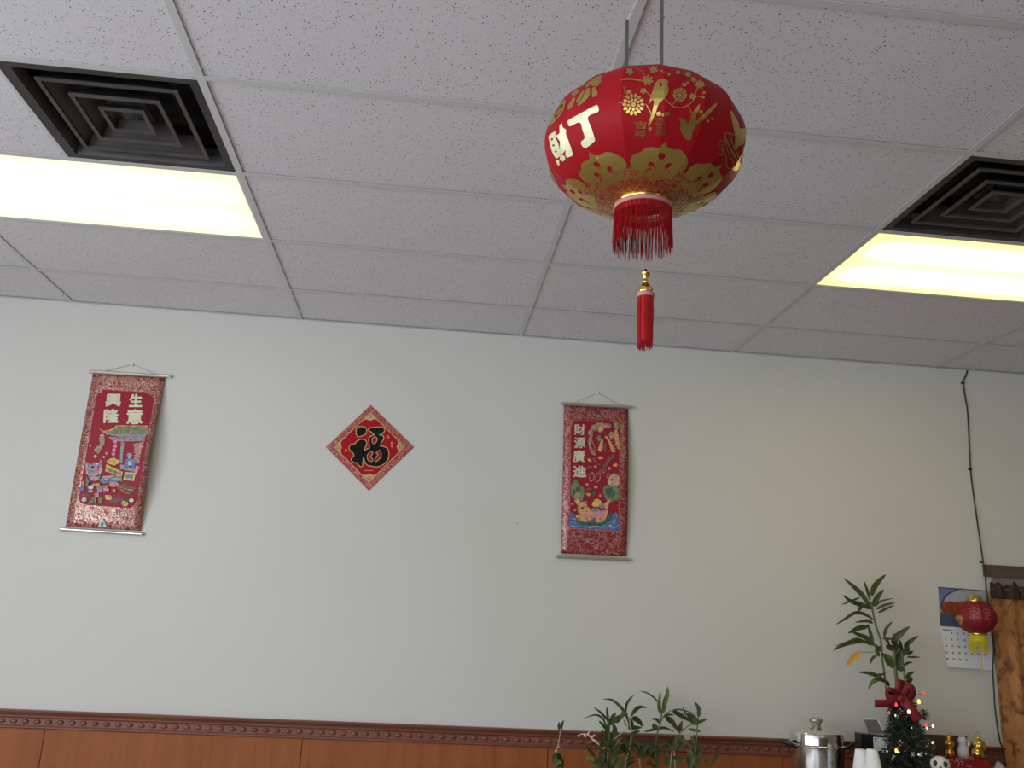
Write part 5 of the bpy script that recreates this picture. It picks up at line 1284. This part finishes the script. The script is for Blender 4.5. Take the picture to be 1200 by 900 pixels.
block('lid_edge', Z9([(945, 348), (958, 350), (1020, 470), (1008, 475)]), ybx + 0.026, 0.006, M['frost'], bs)

# ------------------------------------------------------------------ little Christmas tree
yt = 4.24
tb = W(1063, 898, yt); trx = tb.x
xm = empty('christmas_tree', (trx, yt, TZ)); tag(xm, 'small dark artificial Christmas tree with red bow, pine cones and fairy lights', 'christmas tree')
ztop = W(1063, 812, yt).z
rt = random.Random(21)
bm = bmesh.new(); tube(bm, [(trx, yt, TZ + 0.05), (trx, yt, ztop - 0.02)], 0.008, 7); from_bm('trunk', bm, M['cone'], xm)
bm = bmesh.new(); lathe(bm, [(0, 0), (0.06, 0), (0.07, 0.06), (0.062, 0.07), (0, 0.065)], (trx, yt, TZ), 20); from_bm('base', bm, M['valance'], xm, True)
bm = bmesh.new()
nb = 330
for k in range(nb):
    t = (k + 0.5) / nb
    z = TZ + 0.10 + (ztop - TZ - 0.12) * t
    Rr = 0.118 * (1 - t) ** 0.75 + 0.038
    a = k * 2.399963
    Rr *= rt.uniform(0.72, 1.02)
    root = Vector((trx, yt, z + 0.01)); tip = Vector((trx + Rr * math.cos(a), yt + Rr * 0.95 * math.sin(a), z - 0.01 + rt.uniform(-.01, .03)))
    dv = tip - root
    for j in range(44):
        s_ = 0.2 + 0.8 * j / 44
        p = root + dv * s_
        dirn = (dv.normalized() * 0.75 + Vector((rt.uniform(-1, 1), rt.uniform(-1, 1), rt.uniform(-1, 1)))).normalized()
        ln = rt.uniform(0.016, 0.028)
        sdv = dirn.orthogonal().normalized() * 0.0030
        v0 = bm.verts.new(p - sdv); v1_ = bm.verts.new(p + sdv); v2_ = bm.verts.new(p + dirn * ln)
        bm.faces.new((v0, v1_, v2_))
tag(from_bm('needles', bm, M['needle'], xm), kind='stuff')
Zt = lambda x, y: (1020 + x / 8.18, 790 + y / 8.18)
def at_tree(x, y, dy=-0.09): return W(*Zt(x, y), yt + dy)
def ribbon(parent, pts, wd, name):
    P3 = [at_tree(x, y, d) for x, y, d in pts]
    P3 = spline(P3, 4)
    bm = bmesh.new(); rows = []
    for i, p in enumerate(P3):
        tg = (P3[min(i + 1, len(P3) - 1)] - P3[max(i - 1, 0)]).normalized()
        sd = tg.cross((p - CAM).normalized() * 0.9 + Vector((0, 0, 0.25))).normalized() * wd / 2
        rows.append((bm.verts.new(p - sd), bm.verts.new(p + sd)))
    for a, b_ in zip(rows, rows[1:]): bm.faces.new((a[0], a[1], b_[1], b_[0]))
    ex = bmesh.ops.extrude_face_region(bm, geom=bm.faces[:])
    for v in [q for q in ex['geom'] if isinstance(q, bmesh.types.BMVert)]: v.co.y += 0.0008
    return from_bm(name, bm, M['ribbon'], parent, True)
bowp = empty('bow', at_tree(285, 235, -0.07)); bowp.parent = xm; bowp.location = Vector(bowp.location) - Vector(xm.location)
bowp_w = at_tree(285, 235, -0.07)
bow_parts = []
kn = bmesh.new(); lathe(kn, [(0, -0.018), (0.014, -0.014), (0.018, 0), (0.014, 0.014), (0, 0.018)], at_tree(285, 235, -0.085), 10)
bow = from_bm('bow', kn, M['ribbon'], xm, True)
bpy.data.objects.remove(bowp)
for pts, wd in (([(285, 230, -.08), (235, 200, -.09), (190, 160, -.10), (190, 215, -.09), (240, 245, -.085), (280, 240, -.08)], 0.040),
                ([(285, 230, -.08), (260, 170, -.09), (290, 70, -.095), (310, 130, -.085), (290, 220, -.08)], 0.028),
                ([(290, 230, -.08), (330, 170, -.09), (372, 120, -.10), (390, 190, -.10), (340, 235, -.085), (295, 240, -.08)], 0.042)):
    ribbon(bow, pts, wd, 'ribbon_loop')
ribbon(bow, [(280, 240, -.08), (200, 270, -.09), (120, 282, -.095), (40, 280, -.09)], 0.036, 'ribbon_tail')
ribbon(bow, [(300, 240, -.08), (350, 290, -.10), (410, 370, -.115), (465, 445, -.12)], 0.048, 'ribbon_tail')
BUL = {'red': mat('red_bulb', (0.5, 0.02, 0.02), 0.2, emit=((1.0, 0.06, 0.05), 1.2)), 'amber': mat('amber_bulb', (0.8, 0.45, 0.1), 0.2, emit=((1.0, 0.42, 0.08), 2.2)), 'white': mat('clear_bulb', (0.8, 0.7, 0.5), 0.2, emit=((1.0, 0.78, 0.45), 2.2)), 'cool': mat('cool_bulb', (0.7, 0.75, 0.7), 0.2, emit=((0.8, 0.9, 0.75), 0.8))}
for x, y, c_, r_ in ((510, 182, 'red', 1.3), (465, 265, 'amber', 2.0), (247, 295, 'red', 1.7), (368, 362, 'white', 1.7), (240, 397, 'cool', 1.0), (535, 490, 'red', 1.9), (542, 515, 'white', 1.2), (600, 498, 'white', 1.4), (598, 658, 'white', 1.4), (250, 735, 'amber', 1.9), (268, 748, 'amber', 1.2), (180, 370, 'red', 1.3), (160, 740, 'cool', 0.9), (462, 770, 'cool', 1.0), (532, 762, 'cool', 1.0), (395, 515, 'cool', 0.6)):
    c = at_tree(x, y, -0.125 if 200 < x < 450 else -0.06)
    bm = bmesh.new(); r3 = r_ * pxm(yt)
    lathe(bm, [(0, r3 * 1.5), (r3 * 0.7, r3), (r3, 0), (r3 * 0.75, -r3), (0, -r3 * 1.2)], c, 8); bl = from_bm('fairy_light', bm, BUL[c_], xm, True)
    bm = bmesh.new(); tube(bm, [c - Vector((0, 0, r3)), c + Vector((-(c.x - trx) * 0.3, 0.04, -0.012))], 0.0018, 5); from_bm('socket', bm, M['cord'], bl)
def cone_obj(x, y, s, dy):
    c = at_tree(x, y, dy)
    bm = bmesh.new()
    for k in range(34):
        t = k / 34; a = k * 2.4
        rr = s * (0.35 + 0.65 * math.sin(PI * min(1, 0.15 + 0.8 * t))); z = (t - 0.5) * 1.7 * s
        o_ = Vector((math.cos(a), math.sin(a), 0)); sd = Vector((-math.sin(a), math.cos(a), 0)) * s * 0.24
        b0_ = c + Vector((0, 0, z)); e_ = c + o_ * rr + Vector((0, 0, z + s * 0.25))
        vv = [bm.verts.new(b0_ - sd * .5), bm.verts.new(b0_ + sd * .5), bm.verts.new(e_ + sd), bm.verts.new(e_ + o_ * s * .1 + Vector((0, 0, s * .1))), bm.verts.new(e_ - sd)]
        bm.faces.new(vv)
    o = from_bm('pine_cone', bm, M['cone'], xm)
    bm = bmesh.new()
    for k in range(34):
        if k % 2: continue
        t = k / 34; a = k * 2.4
        rr = s * (0.35 + 0.65 * math.sin(PI * min(1, 0.15 + 0.8 * t))); z = (t - 0.5) * 1.7 * s
        o_ = Vector((math.cos(a), math.sin(a), 0)); sd = Vector((-math.sin(a), math.cos(a), 0)) * s * 0.2
        e_ = c + o_ * rr * 1.06 + Vector((0, 0, z + s * 0.30))
        bm.faces.new([bm.verts.new(e_ - sd), bm.verts.new(e_ + sd), bm.verts.new(e_ + o_ * s * 0.12 + Vector((0, 0, s * .14)))])
    tag(from_bm('frost_tips', bm, M['frost'], o), kind='stuff')
for x, y, s, dy in ((300, 400, 0.026, -0.115), (515, 395, 0.026, -0.05), (300, 705, 0.026, -0.14), (570, 690, 0.024, -0.09), (175, 690, 0.018, -0.10)): cone_obj(x, y, s, dy)
bm = bmesh.new()
for (x0_, y0_) in ((120, 740), (215, 800), (480, 770), (400, 775), (140, 700)):
    c = at_tree(x0_, y0_, -0.13)
    for k in range(7):
        dv = Vector((rt.uniform(-1, 1), rt.uniform(-.6, .2), rt.uniform(-1, 1))).normalized() * rt.uniform(0.006, 0.017)
        tube(bm, [c, c + dv], 0.0009, 4)
tag(from_bm('silver_sprigs', bm, M['frost'], xm), kind='stuff')

# ------------------------------------------------------------------ red gift box with ornaments, panda, clear bag
Za = lambda x, y: (1080 + x / 7.5, 780 + y / 7.5)
yg = 4.34
g0 = W(*Za(180, 740), yg); 
bx0, bx1 = W(*Za(190, 760), yg).x, W(*Za(590, 860), yg).x
zg = W(*Za(380, 830), yg).z
red_box = mat('gift_box_red', (0.30, 0.012, 0.02), 0.4); dark_back = mat('gift_box_back', (0.075, 0.035, 0.028), 0.5)
gb = empty('gift_box', ((bx0 + bx1) / 2, yg, TZ)); tag(gb, 'red gift box beside the doorway with gold and white ornaments on it', 'box')
hb = zg - TZ
dpt = 0.16
def gbx(name, d, mt, par=None): return box_obj(name, d, mt, par or gb, 0.002)
gbx('body', (bx0, bx1, yg, yg + dpt, TZ, zg), red_box)
fr = gbx('front', (bx0, bx1, yg - 0.004, yg - 0.0002, TZ, zg), red_box)
gbx('side', (bx0 - 0.004, bx0 - 0.0002, yg - 0.004, yg + dpt, TZ, zg), red_box); gbx('side', (bx1 + 0.0002, bx1 + 0.004, yg - 0.004, yg + dpt, TZ, zg), red_box)
zbk = W(*Za(150, 610), yg + dpt).z
bm = bmesh.new()
xa_, xb_ = bx0 - 0.02, bx0 + 0.6 * (bx1 - bx0)
box(bm, xa_, bx1, yg + dpt + 0.004, yg + dpt + 0.009, TZ, zbk); tag(from_bm('cardboard_panel', bm, dark_back), 'dark brown cardboard panel standing behind the ornaments and red gift box', 'cardboard')
tag(print_on('box_print', [[stroke([Za(a, b_) for a, b_ in p], 1.0)] for p in ([(290, 850), (310, 830), (330, 860), (315, 890)], [(340, 840), (365, 850), (350, 880)], [(250, 820), (275, 840)], [(390, 880), (440, 890)], [(300, 815), (350, 825)])], lambda a, b_, l: W(a, b_, yg - 0.0045 - l), mat('box_lettering', (0.55, 0.30, 0.26), 0.5), fr, None, 0.0006), kind='stuff')
zin = zg
def ornament(x, y, rpx, label, nm='gold_bauble', mt='brass', dy=0.04):
    c = W(*Za(x, y), yg + dy); r3 = rpx * pxm(yg)
    t = empty(nm, (c.x, yg + dy, c.z)); tag(t, label, 'ornament', 'ornaments on the red gift box')
    pf = [(0, -r3)] + [(r3 * math.cos(a), r3 * math.sin(a)) for a in [-1.2, -0.8, -0.4, 0, .4, .8, 1.2]] + [(r3 * 0.25, r3 * 0.98), (0, r3 * 0.98)]
    bm = bmesh.new(); lathe(bm, pf, c, 18); body = from_bm('ball', bm, M[mt], t, True)
    bm = bmesh.new(); lathe(bm, [(r3 * 0.28, r3 * 0.9), (r3 * 0.28, r3 * 1.2), (0, r3 * 1.22)], c, 10); from_bm('cap', bm, M['brass'], t, True)
    bm = bmesh.new(); tube(bm, [c + Vector((0.3 * r3 * math.cos(k), 0, r3 * 1.2 + 0.35 * r3 * (1 + math.sin(k)))) for k in [i * PI / 4 - PI / 2 for i in range(9)]], 0.0012, 4); from_bm('loop', bm, M['brass'], t)
    # a paper nest under it
    bm = bmesh.new(); lathe(bm, [(r3 * 0.5, zin - c.z), (r3 * 0.6, max(-r3 * 0.5, zin - c.z + 0.004)), (r3 * 0.5, max(-r3 * 0.55, zin - c.z + 0.003)), (r3 * 0.4, zin - c.z)], c, 10); from_bm('stand', bm, red_box, t)
ornament(500, 705, 8.2, 'shiny round gold bauble raised at the back of the red gift box', dy=0.09)
ornament(490, 772, 6.8, 'shiny round gold bauble low at the front edge of the red gift box', dy=0.03)
c = W(*Za(243, 690), yg + 0.08); r3 = 4.4 * pxm(yg)
t = empty('gold_figurine', (c.x, c.y, c.z)); tag(t, 'little gold gourd-shaped ornament at the tree end of the red gift box', 'ornament', 'ornaments on the red gift box')
bm = bmesh.new(); lathe(bm, [(0, zin - c.z), (r3 * 1.1, zin - c.z), (r3 * 1.15, -r3 * 2.0), (r3 * 0.6, -r3 * 0.9), (r3 * 1.3, -r3 * 0.1), (r3 * 1.2, r3 * 0.6), (r3 * 0.45, r3 * 1.1), (r3 * 0.75, r3 * 1.6), (r3 * 0.5, r3 * 2.1), (0, r3 * 2.3)], c, 14); from_bm('body', bm, mat('orange_gold', (0.72, 0.36, 0.05), 0.25, 0.8), t, True)
bm = bmesh.new(); lathe(bm, [(0, r3 * 2.9), (r3 * .25, r3 * 2.7), (r3 * .25, r3 * 2.2), (0, r3 * 2.1)], c, 8); from_bm('stopper', bm, M['brass'], t, True)
# white beckoning cat
c = W(*Za(360, 690), yg + 0.07); r3 = 6.2 * pxm(yg)
cat_w = mat('cat_white', (0.62, 0.60, 0.64), 0.3)
t = empty('cat_figurine', (c.x, c.y, c.z)); tag(t, 'small white waving cat figurine between the gold ornaments on the box', 'figurine', 'ornaments on the red gift box')
bm = bmesh.new()
lathe(bm, [(0, zin - c.z), (r3 * 0.95, zin - c.z), (r3 * 1.1, -r3 * 1.6), (r3 * 0.95, -r3 * 0.7), (r3 * 0.62, -r3 * 0.1), (r3 * 0.82, r3 * 0.3), (r3 * 0.85, r3 * 0.7), (r3 * 0.6, r3 * 1.15), (0, r3 * 1.3)], c, 16)
tube(bm, [c + Vector((r3 * 0.7, -0.004, -r3 * 0.6)), c + Vector((r3 * 1.05, -0.006, 0)), c + Vector((r3 * 1.05, -0.008, r3 * 0.6))], r3 * 0.26, 8)
body = from_bm('body', bm, cat_w, t, True)
for s in (-1, 1):
    bm = bmesh.new(); lathe(bm, [(r3 * 0.26, r3 * 0.95), (r3 * 0.14, r3 * 1.3), (0, r3 * 1.55)], c + Vector((s * r3 * 0.48, 0, 0)), 8); from_bm('ear', bm, cat_w, t)
    bm = bmesh.new(); lathe(bm, [(0, -0.0016), (0.0016, 0), (0, 0.0016)], c + Vector((s * r3 * 0.3, -r3 * 0.78, r3 * 0.55)), 6); from_bm('eye', bm, M['ink'], t)
# panda ornament standing in front
yn = 4.06
c = W(*Za(165, 870), yn); r3 = 11 * pxm(yn)
t = empty('panda_figurine', (c.x, yn, TZ)); tag(t, 'black and white panda figurine in front of the red gift box', 'figurine')
pw = mat('panda_white', (0.66, 0.63, 0.54), 0.5)
bm = bmesh.new(); lathe(bm, [(0, -r3 * 0.85), (r3 * 0.55, -r3 * 0.72), (r3 * 0.92, -r3 * 0.3), (r3, 0.05 * r3), (r3 * 0.85, r3 * 0.5), (r3 * 0.5, r3 * 0.76), (0, r3 * 0.85)], c, 20); hd = from_bm('head', bm, pw, t, True)
bm = bmesh.new(); hb2 = c.z - TZ
lathe(bm, [(0, 0), (r3 * 0.95, 0), (r3 * 1.1, hb2 * 0.25), (r3 * 0.95, hb2 * 0.55), (r3 * 0.6, hb2 - r3 * 0.68), (0, hb2 - r3 * 0.6)], (c.x, yn, TZ), 18); from_bm('body', bm, M['plastic_black'], t, True)
def blob(name, ctr, rx, ry, rz, mt, par):
    bm = bmesh.new(); bmesh.ops.create_uvsphere(bm, u_segments=12, v_segments=8, radius=1)
    for v in bm.verts: v.co = Vector((v.co.x * rx, v.co.y * ry, v.co.z * rz)) + ctr
    return from_bm(name, bm, mt, par, True)
turn = Matrix.Rotation(-math.atan2(c.x, c.y), 3, 'Z')          # it looks towards the room's middle
for s in (-1, 1):
    ea = blob('ear', c + turn @ Vector((s * r3 * 0.66, 0, r3 * 0.80)), r3 * 0.30, r3 * 0.2, r3 * 0.30, M['plastic_black'], t)
    blob('eye_patch', c + turn @ Vector((s * r3 * 0.46, -r3 * 0.80, r3 * 0.16)), r3 * 0.22, r3 * 0.20, r3 * 0.30, M['plastic_black'], hd)
blob('nose', c + turn @ Vector((0, -r3 * 0.95, -r3 * 0.12)), r3 * 0.12, r3 * 0.12, r3 * 0.09, M['plastic_black'], hd)
# crumpled clear wrapper
yw_ = 4.22
c = W(*Za(690, 890), yw_)
bm = bmesh.new(); bmesh.ops.create_icosphere(bm, subdivisions=3, radius=1)
rw = random.Random(4)
for v in bm.verts:
    k = 1 + 0.22 * math.sin(7 * v.co.x + 3 * v.co.z) + rw.uniform(-.12, .12)
    v.co = Vector((c.x + v.co.x * 0.055 * k, yw_ + v.co.y * 0.05 * k, TZ + 0.0 + (v.co.z + 1) / 2 * (c.z + 0.022 - TZ) * (0.92 + 0.08 * k)))
zmn = min(v.co.z for v in bm.verts)
for v in bm.verts: v.co.z += TZ - zmn
tag(from_bm('plastic_bag', bm, mat('clear_wrap', (0.62, 0.56, 0.64), 0.12, trans=0.55)), 'crumpled clear plastic bag at the curtain end of the table', 'plastic bag')
